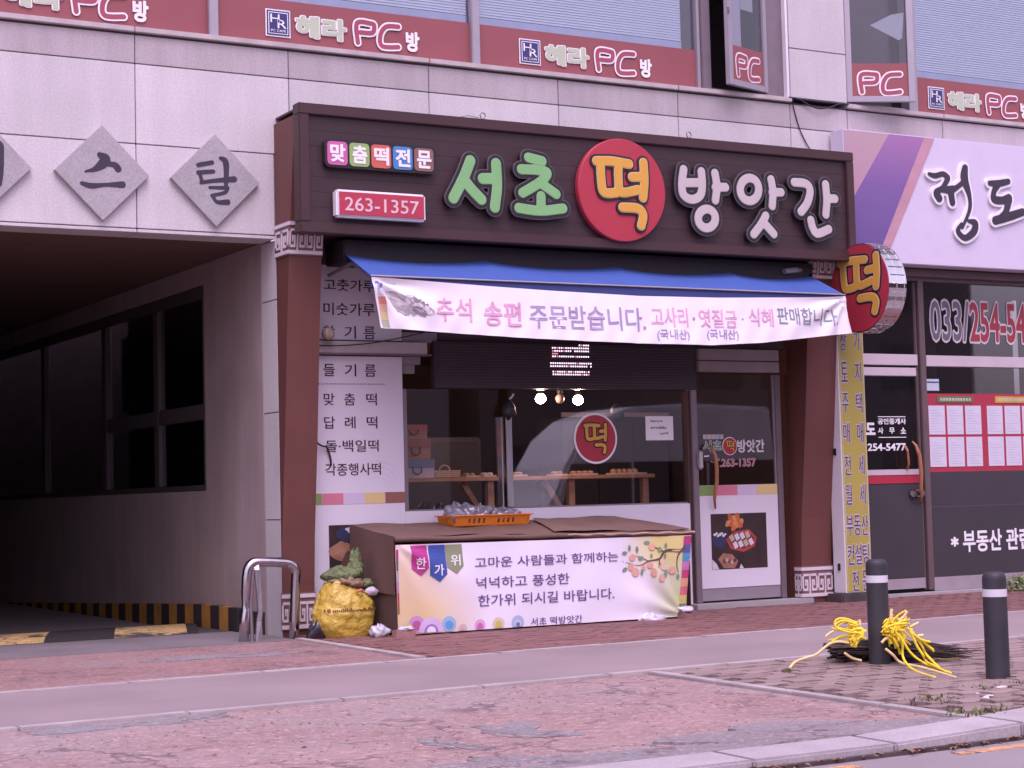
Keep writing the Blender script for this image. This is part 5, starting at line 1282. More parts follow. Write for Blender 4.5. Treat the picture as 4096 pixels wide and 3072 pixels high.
def sheet_poly(P_, mt, name, fn=ft_, off=0., parent=tcl):
    """printed patch on the banner: outline resampled, fanned from its centre in rings so that it follows the cloth"""
    Q = []
    for (a, b_) in zip(P_, P_[1:]+P_[:1]):
        k = max(1, int(math.hypot(b_[0]-a[0], b_[1]-a[1])/.03))
        Q += [(a[0]+(b_[0]-a[0])*i/k, a[1]+(b_[1]-a[1])*i/k) for i in range(k)]
    cx = sum(q[0] for q in Q)/len(Q); cz = sum(q[1] for q in Q)/len(Q); n = len(Q); rings = 4
    V = [(cx, fn(cx, cz)-off, cz)]; F_ = []
    for r in range(1, rings+1):
        for x, z in Q:
            X, Z = cx+(x-cx)*r/rings, cz+(z-cz)*r/rings; V.append((X, fn(X, Z)-off, Z))
    for i in range(n): F_.append((0, 1+i, 1+(i+1) % n))
    for r in range(rings-1):
        for i in range(n): F_.append((1+r*n+i, 1+(r+1)*n+i, 1+(r+1)*n+(i+1) % n, 1+r*n+(i+1) % n))
    return MB().add(V, F_).build(name, mt, parent)
for (x0, x1, zb, zt, mt, ch, cz) in ((7.215, 7.388, .522, .795, ('pennant_magenta', (.46, .045, .24)), '한', .585), (7.394, 7.572, .462, .793, ('pennant_blue', (.045, .085, .33)), '가', .52), (7.566, 7.742, .528, .792, ('pennant_sage', (.24, .27, .16)), '위', .60)):
    xm = (x0+x1)/2
    e = sheet_poly([(x0, zt), (x1-.01, zt), (x1+.004, zb+.07), (xm+.02, zb), (x0+.012, zb+.065)], mat(mt[0], mt[1], .6, var=.06), 'pennant')
    text(ch, xm-.035, xm+.06, cz, cz+.1, 0, WHITEP, tcl, fn=lambda X, Z: ft_(X, Z)-.003, depth=.001, bold=.01)
def disc(cx, cz, r, mt, off, half=False):
    P_ = [(cx+r*math.cos(a), max(.022, cz+r*1.0*math.sin(a))) for a in np.linspace(0, 2*math.pi, 18, endpoint=False)]
    sheet_poly(P_, mt, 'printed_motif', off=off)
def pm(n, c): return mat('motif_'+n, c, .6)
for cx, cz, r, c0, c1, o in ((7.26, .10, .075, (.50, .26, .50), (.40, .10, .25), 0), (7.17, .055, .06, (.50, .50, .22), (.42, .44, .10), .001), (7.58, .085, .07, (.26, .44, .62), (.10, .30, .58), 0), (7.40, .035, .12, (.58, .42, .66), (.30, .16, .46), .002), (7.72, .035, .045, (.62, .46, .48), (.60, .40, .42), 0),
                           (7.90, .055, .055, (.58, .34, .54), (.52, .12, .36), 0), (8.09, .06, .06, (.60, .56, .40), (.54, .46, .12), 0), (8.29, .06, .065, (.38, .48, .66), (.52, .56, .72), 0)):
    k = '%d' % int(cx*100); disc(cx, cz, r, pm('o'+k, c0), o); disc(cx, cz-.01, r*.58, pm('i'+k, c1), o+.001)
disc(7.40, .03, .045, pm('arch', (.70, .64, .74)), .0035); disc(8.29, .04, .022, pm('drop', (.20, .18, .42)), .0015)
# persimmon branch
BRN = mat('branch_print', (.13, .07, .07), .6)
def ribbon(pts, r, mt, name, off=.0):
    lp_ = strokes_layers(name, [[(x, z, rr) for (x, z), rr in zip(pts, r)]], [0], .006, .0006)[0]
    for v in lp_.vertices: x, z, d_ = v.co; v.co = (x, ft_(x, z)-off-d_, z)
    return obj(name, lp_, mt, tcl)
ribbon([(10.165, .67), (10.12, .645), (10.0, .655), (9.93, .64), (9.88, .58), (9.80, .565), (9.74, .56)], [.018, .016, .013, .012, .010, .008, .007], BRN, 'printed_branch')
ribbon([(9.93, .64), (9.86, .675), (9.80, .70), (9.76, .73)], [.008, .006, .005, .003], BRN, 'printed_branch')
ribbon([(9.88, .58), (9.865, .52), (9.86, .49)], [.007, .005, .003], BRN, 'printed_branch')
ribbon([(9.74, .56), (9.66, .525), (9.58, .53), (9.52, .55), (9.45, .57)], [.006, .005, .004, .004, .003], BRN, 'printed_branch')
ribbon([(9.74, .56), (9.66, .60), (9.58, .62)], [.005, .004, .003], BRN, 'printed_branch')
ribbon([(10.12, .645), (10.08, .59), (10.07, .50), (10.09, .43)], [.009, .007, .005, .003], BRN, 'printed_branch')
LEAF = mat('leaf_print', (.16, .27, .20), .6, var=.2); PER = mat('persimmon_print', (.66, .36, .26), .6, var=.15); PER2 = mat('persimmon_print_pale', (.70, .50, .36), .6)
for i, (x, z, a, b_, ro, mt) in enumerate(((9.735, .735, .035, .018, 0, LEAF), (9.48, .645, .03, .018, 0, LEAF), (9.535, .69, .016, .03, 0, LEAF), (9.62, .675, .016, .03, 0, LEAF), (9.66, .59, .03, .02, .2, LEAF), (9.48, .49, .032, .018, .5, LEAF), (9.88, .665, .022, .026, 0, LEAF), (9.95, .70, .015, .025, 0, LEAF), (9.78, .61, .014, .022, 0, LEAF), (9.94, .60, .013, .025, 0, LEAF),
                                      (9.94, .43, .022, .04, -.4, LEAF), (10.08, .40, .016, .028, 0, LEAF), (9.67, .455, .014, .03, 0, LEAF), (9.79, .695, .038, .036, 0, PER), (9.565, .60, .034, .034, 0, PER), (9.60, .46, .042, .042, 0, PER), (9.55, .51, .035, .035, 0, PER), (9.76, .52, .035, .032, 0, PER), (9.69, .50, .022, .024, 0, PER), (9.80, .45, .036, .042, 0, PER), (9.92, .50, .036, .036, 0, PER2), (9.89, .395, .036, .04, 0, PER), (9.90, .55, .026, .028, 0, PER2), (10.02, .46, .045, .035, 0, PER))):
    P_ = [(x+a*math.cos(q)*math.cos(ro)-b_*math.sin(q)*math.sin(ro), z+a*math.cos(q)*math.sin(ro)+b_*math.sin(q)*math.cos(ro)) for q in np.linspace(0, 2*math.pi, 12, endpoint=False)]
    sheet_poly(P_, mt, 'printed_leaf' if mt is LEAF else 'printed_fruit', off=.0012+.0001*i)
RB = [(.40, .05, .20), (.10, .09, .28), (.06, .28, .46), (.52, .18, .40), (.50, .05, .16), (.66, .30, .18), (.58, .14, .18), (.54, .44, .14), (.16, .17, .11)]
for i, c in enumerate(RB):
    va, vb = i*.104+.01, i*.104+.112
    m_ = MB(); m_.grid(lambda u, v: tb_pt(.9705+.029*u, va+(vb-va)*v, -.004), 3, 4); m_.build('selvedge_stripe', mat('ribbon_%s' % 'abcdefghi'[i], c, .6), tcl)
for i, c in enumerate([(.40, .05, .20), (.10, .10, .16), (.30, .36, .40), (.44, .20, .44), (.46, .05, .10), (.30, .10, .04)]):
    va, vb = .05+i*.12, .05+i*.12+.118
    m_ = MB(); m_.grid(lambda u, v: tb_pt(.0005+.0055*u, va+(vb-va)*v, -.004), 2, 4); m_.build('selvedge_stripe', mat('ribbon_l%s' % 'abcdef'[i], c, .6), tcl)

# bricks and plastic weighing the banner down
BRK = mat('brick_red', (.32, .16, .15), .85, var=.15, scale=10, bump=.2, bscale=60)
tag(B(6.985, 7.175, -1.03, -.93, -.03, .066).build('loose_brick', BRK, bevel=.008), 'loose brick holding down the left corner of the table banner', 'brick')
tag(B(10.03, 10.16, -1.02, -.91, -.03, .062).build('loose_brick', mat('brick_grey_red', (.26, .13, .12), .85, var=.2, scale=10), bevel=.01), 'loose brick at the right corner of the table banner', 'brick')
PLAS = mat('white_plastic_film', (.52, .50, .56), .25, var=.08, bump=.3, bscale=14, coat=.4)
def crumple(name, c, r, mt, lbl, cat, seed, amp=.35, nu=22, nv=14, flat=True):
    q = random.Random(seed); ph = [(q.uniform(0, 6.28), q.uniform(0, 6.28), q.randint(2, 7), q.randint(1, 5), q.uniform(.3, 1)) for _ in range(7)]
    m_ = MB(); V = []
    for j in range(nv+1):
        th = math.pi*j/nv
        for i in range(nu):
            a = 2*math.pi*i/nu
            k = 1+amp*sum(w*math.sin(n*a+p1)*math.sin(m*th+p2) for p1, p2, n, m, w in ph)/3+q.uniform(-.04, .04)
            z = c[2]+r[2]*k*math.cos(th)
            V.append((c[0]+r[0]*k*math.sin(th)*math.cos(a), c[1]+r[1]*k*math.sin(th)*math.sin(a), max(z, -.015) if flat else z))
    m_.add(V, [(j*nu+i, (j+1)*nu+i, (j+1)*nu+(i+1) % nu, j*nu+(i+1) % nu) for j in range(nv) for i in range(nu)])
    o = m_.build(name, mt, smooth=True)
    return tag(o, lbl, cat) if lbl else o
crumple('plastic_bag', (6.96, -.74, .045), (.085, .07, .055), PLAS, 'crumpled white plastic bag on the bricks beside the cardboard table', 'bag', 3, .6)
crumple('plastic_bag', (9.75, -.885, .0), (.13, .05, .05), PLAS, 'white plastic bag poking out under the right end of the banner', 'bag', 8, .7)
crumple('plastic_bag', (10.10, -.97, .085), (.08, .06, .03), PLAS, 'scrap of white plastic on the brick at the right banner corner', 'bag', 9, .5)
crumple('plastic_bag', (7.10, -.99, .075), (.07, .05, .02), PLAS, 'scrap of white plastic on the brick at the left banner corner', 'bag', 10, .5)

# orange crate of bagged goods on the table
CX0, CX1, CY0, CY1, CZ = 7.985, 8.775, -.27, .02, .945
crt = thing('plastic_crate', 'shallow orange plastic crate on the cardboard table', 'crate', (8.38, -.12, CZ))
ORP = mat('orange_plastic', (.70, .20, .02), .4, var=.06, scale=4)
m_ = MB(); e_ = .03
def trap(y, x0, x1): pass
wall = []
def crate_wall(p0, p1, out):
    """one flared wall with cut-out slots"""
    p0, p1 = Vector(p0), Vector(p1); L_ = (p1-p0).length; d_ = (p1-p0)/L_
    def q(s, h): return p0+d_*s+Vector(out)*h*.35+Vector((0, 0, h))
    def bar(s0, s1, h0, h1):
        t_ = Vector(out)*.006
        P_ = [q(s0, h0)-t_, q(s1, h0)-t_, q(s1, h0)+t_, q(s0, h0)+t_, q(s0, h1)-t_, q(s1, h1)-t_, q(s1, h1)+t_, q(s0, h1)+t_]
        m_.hexa([tuple(v) for v in P_])
    bar(0, L_, 0, .022); bar(0, L_, .066, .092)
    k = max(2, int(L_/.05)); 
    for i in range(k):
        s0 = L_*i/k
        solid = (i % 6) < 2
        bar(s0, s0+L_/k*(1.0 if solid else .55), .022, .066)
crate_wall((CX0, CY0, CZ), (CX1, CY0, CZ), (0, -1, 0)); crate_wall((CX1, CY1, CZ), (CX0, CY1, CZ), (0, 1, 0)); crate_wall((CX0, CY1, CZ), (CX0, CY0, CZ), (-1, 0, 0)); crate_wall((CX1, CY0, CZ), (CX1, CY1, CZ), (1, 0, 0))
m_.build('crate_wall', ORP, crt)
B(CX0, CX1, CY0, CY1, CZ-.006, CZ+.006).build('crate_floor', ORP, crt)
r_m = MB(); r_m.box(CX0-.045, CX1+.045, CY0-.048, CY0-.028, CZ+.088, CZ+.100); r_m.box(CX0-.045, CX1+.045, CY1+.028, CY1+.048, CZ+.088, CZ+.100); r_m.box(CX0-.045, CX0-.028, CY0-.028, CY1+.028, CZ+.088, CZ+.100); r_m.box(CX1+.028, CX1+.045, CY0-.028, CY1+.028, CZ+.088, CZ+.100)
r_m.build('crate_rim', ORP, crt, bevel=.003)
FILM = mat('clear_bag_film', (.17, .15, .19), .12, var=.35, scale=22, bump=.6, bscale=22, coat=.8)
for i, (x, y, rx) in enumerate(((8.06, -.14, .10), (8.20, -.10, .11), (8.33, -.15, .11), (8.46, -.10, .10), (8.58, -.14, .10), (8.69, -.11, .07))):
    o = crumple('bagged_goods', (x, y, CZ+.085), (rx, .11, .12-.012*i), FILM, None, None, 20+i, .5)
    tag(o, ('leftmost', 'second from left', 'third from left', 'third from right', 'second from right', 'rightmost')[i]+' of the clear plastic bags heaped in the orange crate', 'bag', 'clear bags heaped in the orange crate')

# ---------------------------------------------------------------- refuse beside the table
YBG = mat('yellow_bag_plastic', (.53, .36, .05), .26, var=.14, scale=5, bump=.9, bscale=11, coat=.35, bdist=.05)
yb = thing('rubbish_bag', 'full yellow rubbish bag slumped between the brown pillar and the table', 'bag', (6.80, -.42, 0))
from mathutils import noise as mnoise
q = random.Random(5); nu, nv = 72, 40; V = []
def bag_r(a, t_): return (.285-.02*t_)*(max(0., math.sin(math.pi*min(1, t_*.80+.10))))**.28*(1-.12*t_**3)
for j in range(nv+1):
    t_ = j/nv
    for i in range(nu):
        a = 2*math.pi*i/nu; ca, sa = math.cos(a), math.sin(a)
        bx_f = (abs(ca)**3+abs(sa)**3)**(-1/3)           # squarish slump
        rr = bag_r(a, t_)*(.55+.45*bx_f)
        n1 = mnoise.noise(Vector((ca*1.6, sa*1.6, t_*2.2))); n2 = mnoise.noise(Vector((ca*4.5+7, sa*4.5, t_*5))); n3 = 1-abs(mnoise.noise(Vector((ca*3.2-3, sa*3.2+t_*2, t_*4))))*2
        n4 = 1-abs(mnoise.noise(Vector((ca*6+t_*3, sa*6, t_*7+4))))*2
        k = 1+.10*n1+.04*n2+.05*n3*(.4+t_)+.022*n4
        zz = -.02+.47*t_+.05*n1*t_*t_+.03*math.sin(2*a+.5)*t_**3
        V.append((6.765+rr*k*ca, -.42+rr*k*sa*.80, max(zz, -.02)))
m_ = MB().add(V, [(j*nu+i, j*nu+(i+1) % nu, (j+1)*nu+(i+1) % nu, (j+1)*nu+i) for j in range(nv) for i in range(nu)]+[tuple(range(nu-1, -1, -1)), tuple(range(nv*nu, (nv+1)*nu))])
ybm = m_.build('bag_body', YBG, yb, smooth=True)
m_ = MB()
for i in range(34):
    a = -2.55+i*.062
    rr = bag_r(a, .53)*(.55+.45*(abs(math.cos(a))**3+abs(math.sin(a))**3)**(-1/3))*1.05
    if q.random() < .8:
        n1 = mnoise.noise(Vector((math.cos(a)*1.6, math.sin(a)*1.6, .53*2.2))); x, y = 6.765+rr*(1+.1*n1)*math.cos(a), -.42+rr*(1+.1*n1)*math.sin(a)*.80
        h = q.uniform(.012, .028); dx, dy = -math.sin(a)*.006, math.cos(a)*.82*.006; ox, oy = math.cos(a)*.006, math.sin(a)*.006
        z0 = .235-.006+.004*q.random()
        m_.hexa([(x-dx, y-dy, z0), (x+dx, y+dy, z0), (x+dx+ox, y+dy+oy, z0), (x-dx+ox, y-dy+oy, z0), (x-dx, y-dy, z0+h), (x+dx, y+dy, z0+h), (x+dx+ox, y+dy+oy, z0+h), (x-dx+ox, y-dy+oy, z0+h)])
m_.build('printed_band', mat('bag_print', (.17, .08, .03), .5), yb)
# rubbish poking out: greens, a cup
GRN = mat('limp_green_leaf', (.12, .15, .06), .55, var=.5, scale=16, bump=.9, bscale=30, bdist=.03); GRN2 = mat('limp_brown_leaf', (.22, .14, .09), .7, var=.3, scale=9)
gv = thing('vegetable_scraps', 'limp green cabbage leaves heaped on top of the yellow rubbish bag', 'vegetable', (6.8, -.42, .47))
def leafsheet(c, rx, rz, yaw, tilt, seed, mt):
    s = random.Random(seed); p = [s.uniform(0, 6.28) for _ in range(4)]
    def fn(u, v):
        a = 2*math.pi*u; r = v
        k = 1+.10*math.sin(3*a+p[0])+.05*math.sin(9*a+p[1])
        x, z = rx*r*k*math.cos(a), rz*r*k*math.sin(a); y = .05*math.sin(4*x/rx+p[2])*r+.03*math.sin(6*a+p[3])*r
        y2 = y*math.cos(tilt)-z*math.sin(tilt); z2 = y*math.sin(tilt)+z*math.cos(tilt)
        return (c[0]+x*math.cos(yaw)-y2*math.sin(yaw), c[1]+x*math.sin(yaw)+y2*math.cos(yaw), c[2]+z2)
    m_ = MB().grid(fn, 22, 5); return m_.build('leaf', mt, gv, smooth=True, fixn=False)
for i, (c, r, mt) in enumerate((((6.75, -.44, .545), (.17, .13, .07), GRN), ((6.88, -.43, .65), (.055, .05, .12), GRN), ((6.86, -.46, .57), (.09, .08, .09), GRN), ((6.93, -.50, .455), (.09, .08, .045), GRN), ((6.76, -.52, .49), (.13, .07, .04), GRN2), ((6.84, -.54, .465), (.09, .06, .035), GRN2))):
    o = crumple('leaf', c, r, mt, None, None, 60+i, .45, 20, 12, flat=False); attach(o, gv)
cu = thing('paper_cup', 'pale crushed paper cup among the rubbish on the yellow bag', 'cup', (6.98, -.55, .36))
o = crumple('cup_body', (6.965, -.585, .395), (.06, .035, .035), mat('pale_lilac_cup', (.5, .45, .52), .5), None, None, 44, .35, flat=False); attach(o, cu)
MB().tube([(6.80, -.615, .40), (6.84, -.63, .415), (6.87, -.62, .395)], .014, 6).build('red_scrap', mat('red_scrap', (.52, .16, .07), .5), cu)
crumple('rubbish_bag', (6.52, -.42, .04), (.11, .10, .11), mat('black_bag_plastic', (.022, .018, .026), .25, var=.2, bump=.6, bscale=14, coat=.4), 'small black plastic bag on the ground at the foot of the brown pillar', 'bag', 31, .55)

# ---------------------------------------------------------------- bent steel hoop barrier
hp = thing('hoop_barrier', 'battered stainless steel hoop barrier at the corner of the garage passage', 'barrier', (6.15, -.2, 0))
HYb = -.22
def arc(cx, cz, r, a0, a1, n=7): return [(cx+r*math.cos(a), HYb, cz+r*math.sin(a)) for a in np.linspace(a0, a1, n)]
P_ = [(5.885, HYb, -.03), (5.90, HYb, .18), (5.912, HYb, .27), (5.905, HYb, .32), (5.915, HYb, .42), (5.925, HYb, .55)]+arc(6.03, .59, .098, math.pi, math.pi/2+.15)+[(6.15, HYb, .683)]+arc(6.29, .565, .105, math.pi/2-.1, 0)+[(6.385, HYb, .40), (6.372, HYb, .15), (6.362, HYb, -.03)]
R_ = [.042, .044, .040, .028, .043, .045]+[.045]*(len(P_)-6)
MB().tube(P_, R_, 14).build('hoop', STEEL, hp, smooth=True)
m_ = MB().hexa([(5.965, -.32, -.02), (6.03, -.32, -.02), (6.03, -.285, -.02), (5.965, -.285, -.02), (5.985, -.30, .17), (6.025, -.31, .17), (6.025, -.28, .17), (5.985, -.27, .17)])
m_.hexa([(5.985, -.30, .17), (6.025, -.31, .17), (6.025, -.28, .17), (5.985, -.27, .17), (6.0, -.30, .25), (6.035, -.31, .25), (6.035, -.27, .25), (6.0, -.27, .25)])
m_.hexa([(6.0, -.30, .25), (6.035, -.31, .25), (6.035, -.27, .25), (6.0, -.27, .25), (5.985, -.28, .62), (6.03, -.28, .62), (6.03, -.24, .62), (5.985, -.24, .62)])
m_.build('bent_strap', mat('bright_bent_steel', (.62, .58, .62), .25, metal=.9, var=.1), hp, bevel=.004)
MB().tube([(5.96, -.24, -.02), (5.955, -.23, .3), (5.985, -.23, .64)], [.02, .015, .02], 8).build('inner_bar', ALU_DK, hp)
MB().tube([(5.985, -.22, .635), (6.035, -.24, .64)], .03, 8).build('clamp', STEEL, hp)

# ---------------------------------------------------------------- bollards
RUB = mat('charcoal_rubber', (.032, .029, .037), .55, var=.22, scale=5, bump=.05, bscale=40); REF = mat('white_reflector', (.62, .60, .66), .4, var=.06)
def bollard(x, y, h, lbl, za, zb):
    b_ = thing('bollard', lbl, 'bollard', (x, y, 0), 'charcoal bollards on the paving')
    r = .0735
    MB().lathe((x, y, 0), [(r*1.03, -.05), (r*1.03, .01), (r, .02), (r, h-.05), (r*.97, h-.03), (r*.86, h-.012), (r*.6, h-.002), (.001, h)], 28).build('post', RUB, b_, smooth=True)
    MB().lathe((x, y, 0), [(r-.004, za), (r+.0015, za+.001), (r+.0015, zb-.001), (r-.004, zb)], 28).build('reflector_band', REF, b_)
bollard(8.365, -5.74, .715, 'charcoal bollard with a white band standing in front of the yellow roped bundle', .553, .604)
bollard(8.145, -7.08, .668, 'dusty charcoal bollard with a white band nearest the right edge', .514, .562)

# ---------------------------------------------------------------- bundle of twigs with yellow cord
E_ = Vector((.869, -.495, 0)); N_ = Vector((.495, .869, 0)); B0 = Vector((8.37, -5.60, 0))
def cp_(x, y, dd=0.):
    u = (x-965)/1245*(1-dd/13); z = (650-y+115*dd)/1245; d_ = dd
    if z < .010: d_ += (.010-z)*1245/115; z = .010
    return B0+E_*u-N_*d_+Vector((0, 0, z))
TW = [mat('twig_dark', (.026, .016, .016), .8, var=.3, scale=20), mat('twig_brown', (.07, .042, .035), .8, var=.3, scale=20)]
tw = thing('twig_bundle', 'flat bundle of dark broom twigs lying behind the bollard', 'twigs', (8.8, -5.6, 0))
q = random.Random(12)
for k in range(2):
    m_ = MB()
    for i in range(120 if k == 0 else 40):
        xa = q.uniform(640, 1120); xb = q.uniform(1400, 1880); y0 = q.uniform(470, 625); y1 = y0+q.uniform(-45, 60)-30; dd = q.uniform(-.34, -.02)
        a, b_ = cp_(xa, y0), cp_(xb, min(y1, 628)); a -= N_*dd; b_ -= N_*(dd+q.uniform(.0, .38)); a.z = max(.008, a.z*.9); b_.z = max(.008, b_.z*.55)
        c_ = (a*2+b_)/3+Vector((q.uniform(-.02, .02), q.uniform(-.02, .02), q.uniform(0, .03))); e_2 = (a+b_*2)/3+Vector((q.uniform(-.03, .03), q.uniform(-.03, .03), q.uniform(-.01, .03))); e_2.z = max(e_2.z, .008); m_.tube([a, c_, e_2, b_], [.008, .006, .005, .0015], 5)
    m_.build('twigs', TW[k], tw)
yc = thing('yellow_cord', 'tangled bright yellow plastic cord tied round the twig bundle', 'cord', (8.6, -5.5, 0))
YC = mat('yellow_cord', (.86, .66, .03), .6, var=.10, scale=8); YC2 = mat('pale_yellow_cord', (.82, .62, .30), .45, var=.1)
def strand(pts, r=.0075, dd=0., mb=None):
    P_ = np.array([tuple(cp_(x, y, dd)) for x, y in pts]); t = np.linspace(0, len(P_)-1, max(6, 5*len(P_))); i = np.minimum(t.astype(int), len(P_)-2); u = (t-i)[:, None]
    p1, p2 = P_[i], P_[i+1]; p0, p3 = P_[np.maximum(i-1, 0)], P_[np.minimum(i+2, len(P_)-1)]
    s_ = .5*((2*p1)+(-p0+p2)*u+(2*p0-5*p1+4*p2-p3)*u*u+(-p0+3*p1-3*p2+p3)*u**3)
    mb.tube([tuple(v) for v in s_], r, 6)
m_ = MB()
for pts in ([(860, 330), (780, 285), (700, 275), (660, 300), (670, 350), (760, 370), (850, 390)], [(850, 340), (760, 300), (690, 300), (650, 340), (720, 380), (840, 410)], [(860, 310), (800, 300), (740, 310), (690, 345), (770, 390), (870, 430)], [(640, 350), (700, 370), (800, 385)],
            [(870, 440), (820, 470), (800, 430), (780, 500), (830, 520)], [(860, 420), (820, 400), (790, 440), (840, 480), (870, 470)], [(600, 455), (680, 445), (780, 420), (850, 400)], [(620, 470), (700, 425), (800, 430)]): strand(pts, .0075, q.uniform(.12, .24), m_)
for pts in ([(1130, 420), (1165, 490), (1165, 620), (1180, 720), (1210, 778)], [(1180, 470), (1230, 560), (1300, 630), (1390, 690), (1410, 750)], [(1250, 400), (1300, 520), (1350, 600), (1385, 660), (1400, 740)], [(1260, 380), (1350, 520), (1390, 600), (1420, 710)], [(1240, 370), (1300, 440), (1380, 500), (1460, 575)], [(1250, 400), (1340, 470), (1425, 495)], [(1290, 430), (1400, 520), (1450, 560)]): strand(pts, .0085, q.uniform(.34, .46), m_)
for i in range(95):      # the two frayed tufts: strands springing out of a knot
    if i % 4 == 0:
        x0_, y0_ = q.uniform(840, 890), q.uniform(360, 460); a = q.uniform(2.3, 4.0); l_ = q.uniform(40, 130)
    else:
        x0_, y0_ = q.uniform(1040, 1150), q.uniform(330, 430); a = q.uniform(-1.0, 1.25); l_ = q.uniform(60, 190)
    dy = q.uniform(-25, 45)
    pts = [(x0_, y0_), (x0_+l_*.5*math.cos(a)+q.uniform(-14, 14), y0_+l_*.5*math.sin(a)-q.uniform(0, 26)), (x0_+l_*math.cos(a), y0_+l_*math.sin(a)+dy)]
    strand(pts, q.uniform(.006, .0095), q.uniform(.12, .36), m_)
m_.build('cord_strands', YC, yc, smooth=True)
m_ = MB()
for pts in ([(770, 485), (690, 470), (610, 482), (540, 530), (480, 575), (390, 600), (300, 632), (225, 678)], [(1050, 540), (1110, 590), (1180, 660), (1280, 700), (1330, 740), (1358, 785)], [(725, 565), (790, 610), (870, 635)], [(1105, 300), (1110, 250), (1117, 210)], [(1175, 310), (1220, 275), (1250, 232)], [(1270, 365), (1310, 345), (1345, 330)], [(1215, 320), (1240, 290)], [(570, 425), (610, 395), (640, 380)], [(1020, 490), (1050, 460), (1080, 450)], [(865, 290), (870, 340)], [(1330, 440), (1380, 435)]): strand(pts, .010, .32 if pts[0][0] > 900 else .2, m_)
strand([(1380, 640), (1550, 640), (1750, 635)], .009, .1, m_)
m_.build('cord_ends', YC2, yc, smooth=True)

# ---------------------------------------------------------------- weeds, stones, leaves
GR = mat('weed_green', (.16, .165, .07), .7, var=.35, scale=12)
def tuft(x, y, n, h, w, lbl, seed):
    s = random.Random(seed); m_ = MB()
    for i in range(n):
        a = s.uniform(0, 6.28); r = s.uniform(0, w); bx, by = x+r*math.cos(a), y+r*math.sin(a); b = s.uniform(0, 6.28); L_ = h*s.uniform(.5, 1.1); bw = .003+.004*s.random()
        dx, dy = math.cos(b), math.sin(b); p_ = (-dy*bw, dx*bw)
        m_.add([(bx-p_[0], by-p_[1], -.02), (bx+p_[0], by+p_[1], -.02), (bx+dx*L_*.3+p_[0], by+dy*L_*.3+p_[1], L_*.7), (bx+dx*L_*.3-p_[0], by+dy*L_*.3-p_[1], L_*.7), (bx+dx*L_*.7, by+dy*L_*.7, L_)], [(0, 1, 2, 3), (3, 2, 4)])
    return tag(m_.build('weed_tuft', GR, fixn=False), lbl, 'weed', 'weeds in the paving', kind='stuff')
tuft(7.55, -5.75, 26, .03, .05, 'small dark weed in the paving left of the twig bundle', 1); tuft(7.05, -7.70, 60, .045, .16, 'low weeds along the edging stone in front of the pavers', 2); tuft(7.60, -7.52, 70, .05, .17, 'weeds in the pavers below the nearer bollard', 3)
tuft(6.85, -8.30, 80, .05, .22, 'weeds at the corner of edging stone and kerb', 4); tuft(7.30, -8.25, 40, .04, .18, 'weeds in the pavers along the raised kerb', 5); tuft(7.95, -7.45, 40, .05, .10, 'weeds at the foot of the nearer bollard', 6)
pl_ = thing('leafy_plant', 'low leafy green plant at the foot of the agency front by the right edge', 'plant', (15.2, -.2, 0))
s = random.Random(3); m_ = MB()
for i in range(260):
    a = s.uniform(0, 6.28); r = s.uniform(0, .34)**1; z = s.uniform(.01, .17*(1-(r/.36)**2)+.02); c = Vector((15.22+r*math.cos(a), -.22+r*.6*math.sin(a), z)); d1 = Vector((s.uniform(-1, 1), s.uniform(-1, 1), s.uniform(-.3, .7))).normalized()*.03; d2 = d1.orthogonal().normalized()*.014
    m_.add([c-d1, c+d2, c+d1, c-d2], [(0, 1, 2, 3)])
m_.build('leaves', mat('plant_leaf', (.13, .16, .06), .6, var=.4, scale=15), pl_, fixn=False)
m_ = MB()
for i in range(14): a = s.uniform(0, 6.28); m_.tube([(15.22+.1*math.cos(a), -.22, -.02), (15.22+.25*math.cos(a), -.22+.1*math.sin(a), .12)], .004, 4)
m_.build('stems', mat('plant_stem', (.14, .10, .05), .7), pl_)
PEB = mat('pale_pebble', (.55, .50, .52), .8, var=.1)
for i, (x, y, r, lb) in enumerate(((7.70, -7.56, .05, 'pale broken stone beside the nearer bollard'), (7.40, -7.67, .035, 'small pale stone on the pavers'), (7.33, -7.84, .05, 'flat pale stone chip on the pavers near the kerb'))):
    o = MB().ball((x, y, .012), r, r*.8, r*.5, 9, 6, .15, random.Random(i)).build('loose_stone', PEB); tag(o, lb, 'stone')
s = random.Random(8); m_ = MB()
for i in range(240):
    x = s.uniform(3.5, 8.2); y = ky(x)-.335-abs(s.gauss(0, .035)); a = s.uniform(0, 6.28); l = s.uniform(.012, .035); z = -.044+s.uniform(0, .010)
    if s.random() < .25: y = s.uniform(-8.2, -5.2); x = s.uniform(2.5, 6.6); z = -.012; l *= .6
    dx, dy = math.cos(a)*l, math.sin(a)*l
    m_.add([(x-dx, y-dy, z), (x+dy*.4, y-dx*.4, z+.008), (x+dx, y+dy, z+.002), (x-dy*.4, y+dx*.4, z+.010)], [(0, 1, 2, 3)])
tag(m_.build('fallen_leaves', mat('dry_leaf', (.26, .14, .09), .8, var=.4, scale=30), fixn=False), 'dry brown leaves gathered in the gutter along the kerb', 'leaves', kind='stuff')
s = random.Random(18); m_ = MB()
for i in range(420):
    x, y = s.uniform(1.5, 6.7), s.uniform(-8.4, -5.2); r = s.uniform(.004, .013)
    m_.ball((x, y, -.010), r, r, r*.7, 5, 3, .2, s)
tag(m_.build('grit', mat('grit_pale', (.34, .22, .21), .9, var=.4, scale=50)), 'loose grit scattered over the red driveway', 'grit', kind='stuff')

